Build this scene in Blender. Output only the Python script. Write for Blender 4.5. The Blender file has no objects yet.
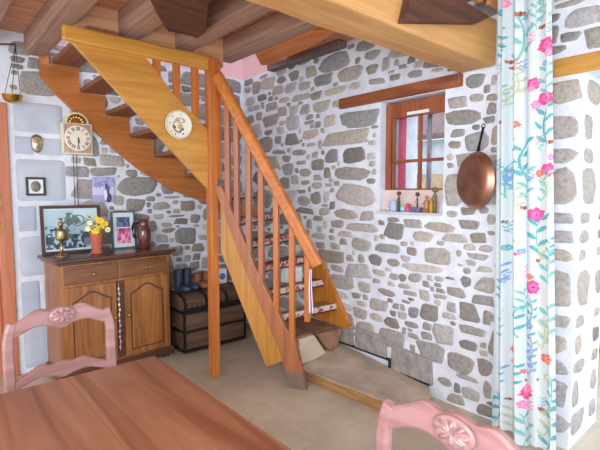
import bpy, bmesh, math, random
import numpy as np
from mathutils import Vector, Matrix
random.seed(7)
C = bpy.context.scene.collection
PI = math.pi
rad = math.radians

# ---------------------------------------------------------------- camera calibration (two vanishing points)
H = 1.5
VR = (813, 192); VL = (-85, 192)
F = math.sqrt(-((VR[0]-300)*(VL[0]-300)) - (225-192)**2)
def _d(px, py):
    return Vector((px-300, -(py-225), -F)).normalized()
AX = _d(*VR); AY = _d(*VL); AZ = AX.cross(AY)
RM = Matrix((AX, AY, AZ))
def ray(px, py):
    return RM @ (Vector((px-300, 225-py, -F))/F)
def on(px, py, ax, val):
    r = ray(px, py); o = Vector((0, 0, H)); return o + r*((val-o[ax])/r[ax])
def onp(px, py, p0, n):
    r = ray(px, py); o = Vector((0, 0, H)); return o + r*((Vector(p0)-o).dot(n)/r.dot(n))

cam = bpy.data.cameras.new('camera'); cam.sensor_width = 36; cam.lens = F*36/600; cam.clip_start = 0.02
co = bpy.data.objects.new('camera', cam); C.objects.link(co)
co.matrix_world = Matrix.Translation((0, 0, H)) @ RM.to_4x4()
bpy.context.scene.camera = co

# ---------------------------------------------------------------- materials
def srgb(c):
    return tuple(((x/255)/12.92 if x/255 <= 0.04045 else (((x/255)+0.055)/1.055)**2.4) for x in c)+(1,)
def newmat(name):
    m = bpy.data.materials.new(name); m.use_nodes = True
    nt = m.node_tree; b = nt.nodes['Principled BSDF']; return m, nt, b
def plain(name, c, rough=0.5, metal=0.0, coat=0.0, noise=0.12, scale=20, bump=0.0, emit=0):
    m, nt, b = newmat(name)
    tc = nt.nodes.new('ShaderNodeTexCoord'); n = nt.nodes.new('ShaderNodeTexNoise')
    n.inputs['Scale'].default_value = scale; n.inputs['Detail'].default_value = 5
    nt.links.new(tc.outputs['Object'], n.inputs['Vector'])
    r = nt.nodes.new('ShaderNodeValToRGB'); c = srgb(c)
    r.color_ramp.elements[0].position = 0.3; r.color_ramp.elements[1].position = 0.7
    r.color_ramp.elements[0].color = tuple(x*(1-noise) for x in c[:3])+(1,)
    r.color_ramp.elements[1].color = tuple(min(1, x*(1+noise)) for x in c[:3])+(1,)
    nt.links.new(n.outputs['Fac'], r.inputs['Fac']); nt.links.new(r.outputs['Color'], b.inputs['Base Color'])
    b.inputs['Roughness'].default_value = rough; b.inputs['Metallic'].default_value = metal
    b.inputs['Coat Weight'].default_value = coat
    if bump:
        bp = nt.nodes.new('ShaderNodeBump'); bp.inputs['Strength'].default_value = bump; bp.inputs['Distance'].default_value = 0.01
        nt.links.new(n.outputs['Fac'], bp.inputs['Height']); nt.links.new(bp.outputs['Normal'], b.inputs['Normal'])
    return m
def wood(name, c1, c2, axis='x', rough=0.45, scale=1.0, coat=0.0, knots=True, bump=0.15, rot=(0, 0, 0), c3=None, p3=(.38, .62), s3=4.5):
    m, nt, b = newmat(name)
    L = nt.links.new
    tc = nt.nodes.new('ShaderNodeTexCoord'); mp = nt.nodes.new('ShaderNodeMapping')
    s = {'x': (1.2, 16, 16), 'y': (16, 1.2, 16), 'z': (16, 16, 1.2)}[axis]
    mp.inputs['Scale'].default_value = tuple(k*scale for k in s); mp.inputs['Rotation'].default_value = rot
    L(tc.outputs['Object'], mp.inputs['Vector'])
    n = nt.nodes.new('ShaderNodeTexNoise'); n.inputs['Scale'].default_value = 1.6; n.inputs['Detail'].default_value = 7
    n.inputs['Distortion'].default_value = 1.2; L(mp.outputs['Vector'], n.inputs['Vector'])
    r = nt.nodes.new('ShaderNodeValToRGB'); r.color_ramp.elements[0].position = 0.32; r.color_ramp.elements[1].position = 0.66
    r.color_ramp.elements[0].color = srgb(c1); r.color_ramp.elements[1].color = srgb(c2)
    L(n.outputs['Fac'], r.inputs['Fac'])
    n2 = nt.nodes.new('ShaderNodeTexNoise'); n2.inputs['Scale'].default_value = s3; n2.inputs['Detail'].default_value = 8
    L(tc.outputs['Object'], n2.inputs['Vector'])
    r2 = nt.nodes.new('ShaderNodeValToRGB'); r2.color_ramp.elements[0].position = p3[0]; r2.color_ramp.elements[1].position = p3[1]
    mx = nt.nodes.new('ShaderNodeMixRGB'); mx.blend_type = 'MIX' if c3 else 'MULTIPLY'
    if c3:
        L(r2.outputs['Color'], mx.inputs['Fac']); L(r.outputs['Color'], mx.inputs['Color1']); mx.inputs['Color2'].default_value = srgb(c3)
        r2.color_ramp.elements[1].color = (0.75, 0.75, 0.75, 1)
    else:
        r2.color_ramp.elements[0].color = (0.72, 0.70, 0.68, 1); mx.inputs['Fac'].default_value = 0.8
        L(r.outputs['Color'], mx.inputs['Color1']); L(r2.outputs['Color'], mx.inputs['Color2'])
    L(mx.outputs['Color'], b.inputs['Base Color'])
    b.inputs['Roughness'].default_value = rough; b.inputs['Coat Weight'].default_value = coat; b.inputs['Coat Roughness'].default_value = 0.25
    bp = nt.nodes.new('ShaderNodeBump'); bp.inputs['Strength'].default_value = bump; bp.inputs['Distance'].default_value = 0.006
    L(n.outputs['Fac'], bp.inputs['Height']); L(bp.outputs['Normal'], b.inputs['Normal'])
    return m
def vcol(name, rough=0.6, mod=0.0, scale=40, metal=0.0, coat=0.0, bump=0.0):
    m, nt, b = newmat(name)
    a = nt.nodes.new('ShaderNodeVertexColor'); a.layer_name = 'col'
    if mod:
        tc = nt.nodes.new('ShaderNodeTexCoord'); n = nt.nodes.new('ShaderNodeTexNoise'); n.inputs['Scale'].default_value = scale; n.inputs['Detail'].default_value = 6
        nt.links.new(tc.outputs['Object'], n.inputs['Vector'])
        r = nt.nodes.new('ShaderNodeValToRGB'); r.color_ramp.elements[0].position = 0.3; r.color_ramp.elements[1].position = 0.7
        r.color_ramp.elements[0].color = (1-mod, 1-mod, 1-mod, 1); r.color_ramp.elements[1].color = (1+mod*.3,)*3+(1,)
        nt.links.new(n.outputs['Fac'], r.inputs['Fac'])
        mx = nt.nodes.new('ShaderNodeMixRGB'); mx.blend_type = 'MULTIPLY'; mx.inputs['Fac'].default_value = 1
        nt.links.new(a.outputs['Color'], mx.inputs['Color1']); nt.links.new(r.outputs['Color'], mx.inputs['Color2'])
        nt.links.new(mx.outputs['Color'], b.inputs['Base Color'])
        if bump:
            bp = nt.nodes.new('ShaderNodeBump'); bp.inputs['Strength'].default_value = bump; bp.inputs['Distance'].default_value = 0.01
            nt.links.new(n.outputs['Fac'], bp.inputs['Height']); nt.links.new(bp.outputs['Normal'], b.inputs['Normal'])
    else:
        nt.links.new(a.outputs['Color'], b.inputs['Base Color'])
    b.inputs['Roughness'].default_value = rough; b.inputs['Metallic'].default_value = metal; b.inputs['Coat Weight'].default_value = coat
    return m

MORTAR = plain('lime_mortar', (222, 229, 242), 0.9, noise=0.10, scale=9, bump=0.6)
ASHLAR = vcol('whitewashed_ashlar', 0.9, mod=0.12, scale=6, bump=0.2)
STONE = vcol('rubble_stone', 0.9, mod=0.30, scale=46, bump=0.8)
PINK = plain('pink_plaster', (238, 200, 208), 0.9, noise=0.04, scale=4)
FLOORM = None
YEL = wood('varnished_pine', (192, 130, 52), (216, 160, 70), 'x', 0.38, 0.8, coat=0.15)
YELD = wood('varnished_pine_slope', (188, 128, 54), (214, 158, 72), 'x', 0.38, 0.8, coat=0.15, rot=(0, rad(45), 0))
ORZ = wood('orange_pine_upright', (180, 98, 44), (206, 126, 58), 'z', 0.38, 0.9, coat=0.2)
ORX = wood('orange_pine', (184, 102, 40), (212, 130, 50), 'x', 0.34, 0.8, coat=0.35, bump=.04)
RED = wood('reddish_pine', (156, 92, 66), (186, 118, 82), 'z', 0.4, 0.8, coat=0.2)
TREADM = wood('tread_wood', (122, 78, 56), (152, 102, 74), 'y', 0.5, 0.8)
BEAM = wood('old_oak_beam', (186, 142, 84), (226, 186, 118), 'x', 0.6, 0.55, c3=(190, 128, 84))
JOIST = wood('grey_brown_joist', (152, 118, 102), (190, 154, 134), 'y', 0.7, 0.6)
PLANK = None
LINT = wood('lintel_oak', (120, 66, 40), (168, 98, 56), 'y', 0.55, 0.7)
LINT2 = wood('golden_lintel_oak', (190, 134, 60), (226, 170, 84), 'y', 0.55, 0.7)
DARKW = wood('dark_brown', (70, 44, 36), (112, 70, 52), 'x', 0.7, 0.7)
WINW = wood('window_wood', (134, 70, 44), (172, 98, 62), 'z', 0.45, 0.9)
DRESS = wood('dresser_oak', (134, 84, 44), (184, 124, 68), 'z', 0.36, 0.8, coat=0.25)
DRESX = wood('dresser_oak_horizontal', (106, 66, 40), (146, 96, 58), 'x', 0.36, 0.8, coat=0.25)
DRESD = wood('dresser_dark_oak', (74, 42, 32), (108, 64, 46), 'x', 0.3, 0.8, coat=0.4)
CHAIRM = wood('chair_wood_pink_sheen', (142, 104, 104), (170, 132, 132), 'x', 0.33, 0.6, coat=0.5, bump=0.05, c3=(184, 124, 70), p3=(.50, .72))  # pink sheen of the varnish put into the colour, blotched with golden wood
CHAIRG = wood('golden_chair_wood', (186, 122, 40), (214, 150, 62), 'x', 0.4, 0.6, coat=0.3, bump=0.05)
TABM = wood('table_wood', (120, 72, 48), (166, 118, 88), 'y', 0.42, 0.35, coat=0.3, c3=(98, 54, 50), p3=(.46, .74), s3=6)
TRUNKM = wood('trunk_wood', (84, 64, 52), (122, 94, 76), 'x', 0.6, 0.8)
IRON = plain('dark_iron', (48, 42, 42), 0.5, 0.6)
BRASS = plain('brass', (206, 164, 86), 0.28, 1.0, noise=0.2, scale=12)
COPPER = plain('copper', (186, 142, 124), 0.42, 1.0, noise=0.25, scale=9)
SILVER = plain('aged_silver_metal', (190, 184, 160), 0.35, 0.8, noise=0.35, scale=30)
TERRA = plain('terracotta', (178, 98, 76), 0.7, noise=0.1, scale=15, bump=0.2)
JUGM = plain('brown_glazed_stoneware', (98, 48, 44), 0.18, 0.0, 0.8, noise=0.3, scale=9)
FRAMEB = plain('dark_brown_frame', (66, 36, 34), 0.4)
FRAMEK = plain('black_frame', (34, 34, 40), 0.4)
FRAMEG = plain('grey_green_frame', (70, 92, 96), 0.4)
PIC = vcol('painted_print', 0.5)
PORC = vcol('glazed_porcelain', 0.2, coat=0.5)
CREAM = plain('cream_enamel', (226, 222, 196), 0.35, noise=0.04)
WHITE = plain('white_paint', (232, 234, 236), 0.5, noise=0.03)
LEAF = plain('leaf_green', (88, 124, 74), 0.6, noise=0.3)
LEAFP = plain('pale_leaf', (150, 176, 150), 0.6, noise=0.3)
YFLO = plain('yellow_petal', (240, 206, 52), 0.6, noise=0.1)
WFLO = plain('cream_petal', (232, 226, 190), 0.6)
LEATHD = plain('dark_blue_leather', (52, 62, 82), 0.4, noise=0.2)
LEATHB = plain('brown_leather', (140, 88, 60), 0.45, noise=0.2)

# ---------------------------------------------------------------- helpers
def obj(name, bm, m, parent=None, smooth=False, bevel=0.0, seg=2, label=None):
    me = bpy.data.meshes.new(name); bm.normal_update(); bm.to_mesh(me); bm.free()
    for mm in (m if isinstance(m, (list, tuple)) else [m]):
        me.materials.append(mm)
    o = bpy.data.objects.new(name, me); C.objects.link(o)
    if parent is not None:
        r = parent
        while r.parent: r = r.parent
        if not r.get('_local'):
            me.transform(Matrix.Translation(-Vector(r.location)))
        o.parent = parent
    if smooth:
        me.polygons.foreach_set('use_smooth', [True]*len(me.polygons))
    if bevel:
        md = o.modifiers.new('bevel', 'BEVEL'); md.width = bevel; md.segments = seg; md.limit_method = 'ANGLE'; md.angle_limit = rad(35)
    if label: o['label'] = label
    return o
def thing(name, label, cat, loc=(0, 0, 0), rotz=0, group=None, local=False):
    o = bpy.data.objects.new(name, None); C.objects.link(o); o.empty_display_size = 0.05
    o.location = loc; o.rotation_euler = (0, 0, rotz); o['label'] = label; o['category'] = cat
    if group: o['group'] = group
    if local: o['_local'] = 1
    return o
def recentre(o):
    me = o.data; n = len(me.vertices); a = np.empty(n*3); me.vertices.foreach_get('co', a); a = a.reshape(-1, 3)
    c = Vector(((a[:, 0].min()+a[:, 0].max())/2, (a[:, 1].min()+a[:, 1].max())/2, a[:, 2].min()))
    me.transform(Matrix.Translation(-c)); o.location = o.location + c
def tag(o, label, cat, group=None):
    o['label'] = label; o['category'] = cat
    if group: o['group'] = group
    if o.type == 'MESH' and o.location.length == 0: recentre(o)
    return o
def struct(o):
    o['kind'] = 'structure'; return o
def box(bm, x0, x1, y0, y1, z0, z1, M=None):
    v = [Vector((x, y, z)) for x in (x0, x1) for y in (y0, y1) for z in (z0, z1)]
    if M: v = [M @ p for p in v]
    v = [bm.verts.new(p) for p in v]
    for f in ((0, 1, 3, 2), (4, 6, 7, 5), (0, 4, 5, 1), (2, 3, 7, 6), (0, 2, 6, 4), (1, 5, 7, 3)):
        bm.faces.new([v[i] for i in f])
def nb(): return bmesh.new()
def bx(*a, M=None):
    bm = nb(); box(bm, *a, M=M); return bm
def prism(bm, pts, vec, mi=0):
    vec = Vector(vec); a = [bm.verts.new(Vector(p)) for p in pts]; b = [bm.verts.new(Vector(p)+vec) for p in pts]
    n = len(pts); fs = [bm.faces.new(a), bm.faces.new(b[::-1])]
    for i in range(n):
        fs.append(bm.faces.new((a[i], b[i], b[(i+1) % n], a[(i+1) % n])))
    for f in fs: f.material_index = mi
    bmesh.ops.recalc_face_normals(bm, faces=fs)
def sweep(bm, pts, secs, up=(0, 0, 1), closed_ring=None, cap=True):
    """pts list of points; secs list of (w,h) or section polygons; oriented frames"""
    pts = [Vector(p) for p in pts]; n = len(pts); rings = []
    for i, p in enumerate(pts):
        t = (pts[min(i+1, n-1)]-pts[max(i-1, 0)]).normalized()
        u = Vector(up); s = t.cross(u)
        if s.length < 1e-4: s = t.cross(Vector((1, 0, 0)))
        s.normalize(); w = s.cross(t).normalized()
        sec = secs[i] if isinstance(secs, list) else secs
        if isinstance(sec, (int, float)):
            poly = [(sec*math.cos(a*2*PI/10), sec*math.sin(a*2*PI/10)) for a in range(10)]
        else:
            a, b = sec[0]/2, sec[1]/2; c = min(a, b)*0.45
            poly = [(-a+c, -b), (a-c, -b), (a, -b+c), (a, b-c), (a-c, b), (-a+c, b), (-a, b-c), (-a, -b+c)]
        rings.append([bm.verts.new(p+s*x+w*y) for x, y in poly])
    k = len(rings[0]); fs = []
    for i in range(n-1):
        for j in range(k):
            fs.append(bm.faces.new((rings[i][j], rings[i][(j+1) % k], rings[i+1][(j+1) % k], rings[i+1][j])))
    if cap:
        fs.append(bm.faces.new(rings[0][::-1])); fs.append(bm.faces.new(rings[-1]))
    bmesh.ops.recalc_face_normals(bm, faces=fs)
def tube(bm, pts, r): sweep(bm, pts, r)
def lathe(bm, prof, seg=28, M=None, scale=(1, 1)):
    M = M or Matrix.Identity(4); rings = []
    for r, z in prof:
        rings.append([bm.verts.new(M @ Vector((max(r, 1e-4)*math.cos(a*2*PI/seg)*scale[0], max(r, 1e-4)*math.sin(a*2*PI/seg)*scale[1], z))) for a in range(seg)])
    fs = []
    for i in range(len(rings)-1):
        for j in range(seg):
            fs.append(bm.faces.new((rings[i][j], rings[i][(j+1) % seg], rings[i+1][(j+1) % seg], rings[i+1][j])))
    fs.append(bm.faces.new(rings[0][::-1])); fs.append(bm.faces.new(rings[-1]))
    bmesh.ops.recalc_face_normals(bm, faces=fs)
def ball(bm, c, r, seg=12, s=(1, 1, 1)):
    bmesh.ops.create_uvsphere(bm, u_segments=seg, v_segments=max(6, seg//2+2), radius=r, matrix=Matrix.Translation(c) @ Matrix.Diagonal((s[0], s[1], s[2], 1)))
def grid(name, nu, nv, fn, colfn, m, parent=None, smooth=True):
    """fn(u,v)->pos arrays, colfn(u,v)->rgb arrays (srgb 0..255)"""
    u, v = np.meshgrid(np.linspace(0, 1, nu), np.linspace(0, 1, nv))
    u = u.ravel(); v = v.ravel()
    P = fn(u, v)
    idx = np.arange(nu*nv).reshape(nv, nu)
    f = np.stack([idx[:-1, :-1], idx[:-1, 1:], idx[1:, 1:], idx[1:, :-1]], -1).reshape(-1, 4)
    me = bpy.data.meshes.new(name); me.from_pydata(P.tolist(), [], f.tolist())
    col = colfn(u, v)/255.0
    lin = np.where(col <= 0.04045, col/12.92, ((col+0.055)/1.055)**2.4)
    at = me.color_attributes.new('col', 'FLOAT_COLOR', 'POINT')
    at.data.foreach_set('color', np.concatenate([lin, np.ones((len(lin), 1))], 1).ravel())
    me.materials.append(m)
    if smooth: me.polygons.foreach_set('use_smooth', [True]*len(me.polygons))
    o = bpy.data.objects.new(name, me); C.objects.link(o)
    if parent is not None:
        r = parent
        while r.parent: r = r.parent
        if not r.get('_local'): me.transform(Matrix.Translation(-Vector(r.location)))
        o.parent = parent
    return o
def copy_tree(o, parent=None):
    c = o.copy(); C.objects.link(c)
    if parent is not None: c.parent = parent
    for ch in list(o.children): copy_tree(ch, c)
    return c

YB = 4.2      # back wall plane
XR = 2.8      # right wall plane

# ---------------------------------------------------------------- stone walls
class StoneWall:
    """masonry face: traced stones, then smaller ones fitted in between"""
    def __init__(s, bm, mapf, u0, u1, v0, v1, holes=(), lay=None):
        s.bm = bm; s.f = mapf; s.b = (u0, u1, v0, v1); s.res = 0.007
        s.nu = int((u1-u0)/s.res); s.nv = int((v1-v0)/s.res); s.occ = np.zeros((s.nv, s.nu), bool)
        s.lay = lay
        for a in holes: s.mark(*a)
    def mark(s, a0, a1, b0, b1):
        u0, _, v0, _ = s.b
        i0, i1 = int((a0-u0)/s.res), int((a1-u0)/s.res)+1; j0, j1 = int((b0-v0)/s.res), int((b1-v0)/s.res)+1
        s.occ[max(0, j0):max(0, j1), max(0, i0):max(0, i1)] = True
    def free(s, cu, cv, w, h, gap):
        u0, u1, v0, v1 = s.b
        a0, a1, b0, b1 = cu-w/2-gap, cu+w/2+gap, cv-h/2-gap, cv+h/2+gap
        if a0+gap < u0+.0 or a1-gap > u1 or b0+gap < v0 or b1-gap > v1: return False
        i0, i1 = max(0, int((a0-u0)/s.res)), int((a1-u0)/s.res)+1; j0, j1 = max(0, int((b0-v0)/s.res)), int((b1-v0)/s.res)+1
        sub = s.occ[j0:j1, i0:i1]
        if not sub.any(): return True
        uu = (np.arange(i0, i0+sub.shape[1])+.5)*s.res+u0-cu; vv = (np.arange(j0, j0+sub.shape[0])+.5)*s.res+v0-cv
        e = (np.abs(uu)[None, :]/(w/2+gap))**2.6+(np.abs(vv)[:, None]/(h/2+gap))**2.6
        return not (sub & (e < 1)).any()
    def add(s, cu, cv, w, h, col=None, n=3.0, rise=0.008, tilt=None, mi=1):
        u0, _, v0, _ = s.b
        k = 12 if n > 12 else random.choice([9, 11, 13]); n = n if n > 5 else random.choice([2.6, 3.6, 5]); ph = [random.uniform(0, 6.28) for _ in range(4)]; am = [random.uniform(0.01, 0.06)*(0 if n > 12 else 1) for _ in range(4)]
        skew = random.uniform(-.22, .22)*(0 if n > 12 else 1); tap = random.uniform(-.2, .2)*(0 if n > 12 else 1); t = random.uniform(-.08, .08) if tilt is None else tilt
        pts = []
        for i in range(k):
            a = 2*PI*(i+(.5 if n > 12 else random.uniform(-.25, .25)))/k; ca, sa = math.cos(a), math.sin(a)
            x = math.copysign(abs(ca)**(2/n), ca); y = math.copysign(abs(sa)**(2/n), sa)
            r = 1+sum(am[q]*math.cos((q+2)*a+ph[q]) for q in range(4))
            x *= r; y *= r; x = x*(1+tap*y)+skew*y*h/max(w, h)
            x *= w/2; y *= h/2
            pts.append((cu+x*math.cos(t)-y*math.sin(t), cv+x*math.sin(t)+y*math.cos(t)))
        if col is None:
            g = random.uniform(0.78, 1.1); base = random.choice([(186, 182, 178), (178, 174, 172), (182, 179, 175), (186, 178, 168), (174, 174, 178), (188, 182, 180), (166, 160, 156)])
            col = tuple(min(255, c*g) for c in base)
        lin = tuple(x/255 for x in col)+(1,)
        edge = tuple(x*.45+y*.55 for x, y in zip(lin[:3], (.86, .88, .92)))+(1,)
        outer = [s.bm.verts.new(s.f(u, v, -0.004)) for u, v in pts]
        oset = set(outer)
        mu = sum(p[0] for p in pts)/k; mv = sum(p[1] for p in pts)/k
        def ring(fr, d): return [s.bm.verts.new(s.f(mu+(u-mu)*fr, mv+(v-mv)*fr, d+random.uniform(-.001, .001))) for u, v in pts]
        ins = 1-0.012/max(0.03, min(w, h)); r1 = ring(1-(1-ins)*random.uniform(.8, 1.5), rise*.8); r2 = ring(ins*.7, rise*1.15)
        fs = []
        for A, B in ((outer, r1), (r1, r2)):
            for i in range(k): fs.append(s.bm.faces.new((A[i], A[(i+1) % k], B[(i+1) % k], B[i])))
        fs.append(s.bm.faces.new(r2))
        for f in fs:
            f.material_index = mi; f.smooth = True
            for l in f.loops: l[s.lay] = edge if (l.vert in oset and mi == 1) else lin
        bmesh.ops.recalc_face_normals(s.bm, faces=fs)
        # occupancy
        i0, i1 = max(0, int((cu-w/2-u0)/s.res)), int((cu+w/2-u0)/s.res)+1; j0, j1 = max(0, int((cv-h/2-v0)/s.res)), int((cv+h/2-v0)/s.res)+1
        sub = s.occ[j0:j1, i0:i1]
        if sub.size:
            uu = (np.arange(i0, i0+sub.shape[1])+.5)*s.res+u0-cu; vv = (np.arange(j0, j0+sub.shape[0])+.5)*s.res+v0-cv
            sub |= ((np.abs(uu)[None, :]/(w/2))**2.6+(np.abs(vv)[:, None]/(h/2))**2.6) < 1.1
    def fill(s, sizes, gap):
        u0, u1, v0, v1 = s.b
        for (w, h, tries) in sizes:
            for _ in range(tries):
                ww = w*random.uniform(.8, 1.25); hh = h*random.uniform(.8, 1.2)
                cu = random.uniform(u0+ww/2, u1-ww/2); cv = random.uniform(v0+hh/2, v1-hh/2)
                g = gap*random.uniform(.8, 1.2)
                if s.free(cu, cv, ww, hh, g):
                    for q in range(10):
                        if ww > 2.6*w or hh > 1.7*h: break
                        dw, dh = random.choice([(1.14, 1), (1, 1.1)]); du = ww*(dw-1)/2*random.choice([-1, 0, 1]); dv = hh*(dh-1)/2*random.choice([-1, 0, 1])
                        if s.free(cu+du, cv+dv, ww*dw, hh*dh, g): cu += du; cv += dv; ww *= dw; hh *= dh
                    s.add(cu, cv, ww, hh)

def crop(ox, oy, lst): return [(ox+x/3, oy+y/3, w/3, h/3) for x, y, w, h in lst]
# stones seen on the right wall (pixel boxes of the photograph turned into points of the wall plane)
RS = crop(200, 0, [(403,187,90,50),(450,222,72,40),(516,165,46,28),(370,240,56,32),(333,215,34,34),(313,258,36,24),(282,228,30,28),(244,240,26,22),(204,250,40,36),(271,264,34,28),(303,292,54,20),(349,287,34,26),(406,273,66,22),(465,257,34,20),(516,208,34,30),(530,244,52,20),(558,192,24,44),(585,232,34,20),(252,300,32,16),(186,293,30,20),(214,320,36,26),(247,334,28,28),(281,330,26,28),(316,328,28,30),(364,320,50,34),(407,312,22,22),(170,263,26,36),(160,325,40,16),(148,360,30,26),(212,362,46,34),(278,368,40,44),(328,367,32,12),(354,374,18,20),(390,363,38,36),(478,357,110,48),(437,413,138,40),(331,403,50,26),(275,418,40,34),(235,420,20,24),(205,398,26,16),(333,434,30,12),(361,434,12,28),(524,381,26,10),(524,406,12,14),(310,187,40,14)]) \
 + crop(200, 150, [(396,18,38,40),(461,16,64,46),(453,71,104,38),(465,134,112,60),(382,68,20,32),(380,142,20,32),(348,144,30,38),(316,68,34,26),(264,58,34,36),(303,38,34,12),(332,52,12,14),(316,98,30,16),(345,15,20,20),(255,100,30,34),(305,125,26,12),(353,83,26,18),(297,8,44,18),(236,6,44,14),(386,105,24,12),(314,182,56,18),(373,185,32,22),(486,195,146,24),(485,232,100,26),(412,222,40,24),(376,223,14,26),(583,243,56,44),(356,258,46,20),(328,222,18,30),(430,275,22,22),(395,263,20,16),(483,284,58,38),(562,295,76,28),(526,330,38,34),(484,326,22,26),(376,345,20,16),(411,355,40,20),(537,368,42,18),(580,338,38,24),(582,380,32,22),(423,395,74,42),(494,412,38,30),(529,393,24,14),(574,402,24,14),(421,434,46,18),(560,428,54,20),(468,437,30,18),(545,135,24,30)]) \
 + crop(400, 150, [(20,208,48,28),(105,216,92,34),(207,224,62,30),(68,260,62,32),(164,264,76,26),(35,304,34,26),(112,318,80,50),(177,310,18,22),(233,320,66,20),(258,296,46,22),(12,250,34,34),(274,250,26,16),(274,208,28,34),(65,355,130,24),(8,384,24,24),(113,405,26,14),(78,402,20,20),(198,395,32,32),(168,427,54,30),(150,385,32,10),(252,358,48,18),(258,405,56,46),(166,120,64,98),(120,440,44,14),(180,345,18,8),(30,430,46,16)]) \
 + crop(400, 300, [(18,6,28,10),(40,38,32,32),(206,36,56,54),(147,48,44,18),(262,54,28,42),(130,104,60,58),(216,92,86,26),(34,74,44,18),(40,108,36,16),(205,136,56,32),(180,190,74,54),(254,202,46,52),(250,136,22,20),(120,190,60,46),(200,233,76,18),(135,245,46,24),(212,283,52,36),(262,270,26,54),(210,330,96,34),(265,340,40,60)]) \
 + crop(200, 300, [(436,20,44,22),(480,40,42,32),(536,15,56,34),(530,52,46,22),(575,68,46,32),(588,18,20,18)]) \
 + crop(400, 0, [(8,200,28,14),(45,222,44,24),(112,210,42,14),(226,243,54,40),(283,240,20,32),(161,296,60,26),(230,293,44,24),(187,353,106,46),(275,325,28,34),(153,415,46,48),(230,425,72,56),(510,10,106,18),(557,50,120,56),(508,145,100,46),(458,105,34,54)])
BS = crop(0, 150, [(232,65,74,32),(310,65,80,26),(335,32,72,34),(215,128,70,58),(414,108,114,54),(503,115,42,34),(558,258,58,50),(484,168,54,24),(563,167,46,30),(406,165,54,38),(585,206,30,28),(530,198,54,8),(475,200,32,16),(486,265,38,24),(515,142,56,9),(562,325,22,20),(370,155,28,20),(395,70,36,24),(590,320,24,20),(410,235,34,30),(500,225,36,14)]) \
 + crop(0, 0, [(48,130,88,34),(15,175,46,46),(100,190,36,32),(168,292,34,20),(225,230,30,20),(290,235,24,18),(345,300,34,20),(420,365,30,20),(320,425,40,20),(190,250,30,20),(200,350,34,26)])

def planar_wall(name, mapf, toplane, cells, traced, bounds, holes, sizes, gap, extra=None, lightblocks=()):
    bm = nb(); lay = bm.loops.layers.color.new('col')
    for c in cells: box(bm, *c)
    w = StoneWall(bm, mapf, *bounds, holes=holes, lay=lay)
    for (x, y, a, b) in traced:
        c = toplane(x, y); l = toplane(x-a/2, y); r = toplane(x+a/2, y); t = toplane(x, y-b/2); bt = toplane(x, y+b/2)
        cu, cv = c; ww = abs(l[0]-r[0]); hh = abs(t[1]-bt[1])
        if w.free(cu, cv, ww*.7, hh*.7, 0.0): w.add(cu, cv, ww*1.08, hh*1.1)
    for (cu, cv, ww, hh, col) in lightblocks:
        w.add(cu, cv, ww, hh, col=col, n=14, rise=0.003, tilt=0, mi=3)
    w.fill(sizes, gap)
    if extra: extra(bm, lay)
    o = obj(name, bm, [MORTAR, STONE, PINK, ASHLAR]); struct(o); return o

SIZES = [(.24, .12, 700), (.17, .10, 2500), (.13, .08, 5000), (.10, .06, 7000), (.07, .045, 9000), (.045, .035, 7000)]
WY0, WY1, WZ0, WZ1 = 1.70, 2.262, 1.335, 2.20    # window opening in the right wall
PY = 0.85                                         # edge of the doorway pillar
TH = 0.5
ZT = 2.74                                         # top of the stonework, pink plaster above
def rmap(u, v, d): return (XR-d, u, v)
def rtop(x, y): p = on(x, y, 0, XR); return p.y, p.z
cells = [(XR, XR+TH, PY, WY0, 0, ZT), (XR, XR+TH, WY1, YB+TH, 0, ZT), (XR, XR+TH, WY0, WY1, 0, WZ0), (XR, XR+TH, WY0, WY1, WZ1, ZT),
         (XR, XR+TH, -1.5, PY, 2.15, ZT)]
def quoins(bm, lay):
    s = StoneWall(bm, lambda u, v, d: (u, PY-d, v), XR+.02, XR+.48, 0, 2.14, lay=lay)
    f = StoneWall(bm, rmap, PY, 1.4, 0, 2.14, lay=lay)
    for z1, z0 in ((2.13, 2.0), (1.94, 1.79), (1.75, 1.66), (1.64, 1.42), (1.385, 1.315), (1.285, 1.20), (1.175, 1.10), (1.05, .83), (.79, .71), (.67, .55), (.52, .43), (.40, .23), (.20, .06)):
        w = random.uniform(.16, .27); w2 = random.uniform(.10, .30); cc = random.choice([(182, 176, 172), (176, 174, 176), (188, 180, 170)])
        f.add(PY+.012+w/2, (z0+z1)/2, w, z1-z0, col=cc, tilt=0)
        s.add(XR+.02+w2/2, (z0+z1)/2, w2, z1-z0, col=cc, tilt=0)
        if w2 < .26: s.add(XR+.40, (z0+z1)/2, .12, (z1-z0)*.8)
    for i in range(4): pass
wr = planar_wall('wall_right', rmap, rtop, cells, RS, (-1.4, 4.18, 0.0, 2.73),
    [(WY0-.02, WY1+.02, WZ0-.02, WZ1+.1), (1.56, 2.7, 2.19, 2.31), (-1.5, PY+.02, 0, 2.26), (PY, 1.02, 2.16, 2.27), (PY, 1.07, 0, 2.15), (1.33, 1.61, 2.27, 2.58), (1.7, 2.9, 0, .25)],
    SIZES, 0.004, extra=quoins)
bm = bx(XR, XR+TH, 2.3, YB+TH, ZT, 4.2)
obj('wall_right_upper', bm, PINK)['kind'] = 'structure'
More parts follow.
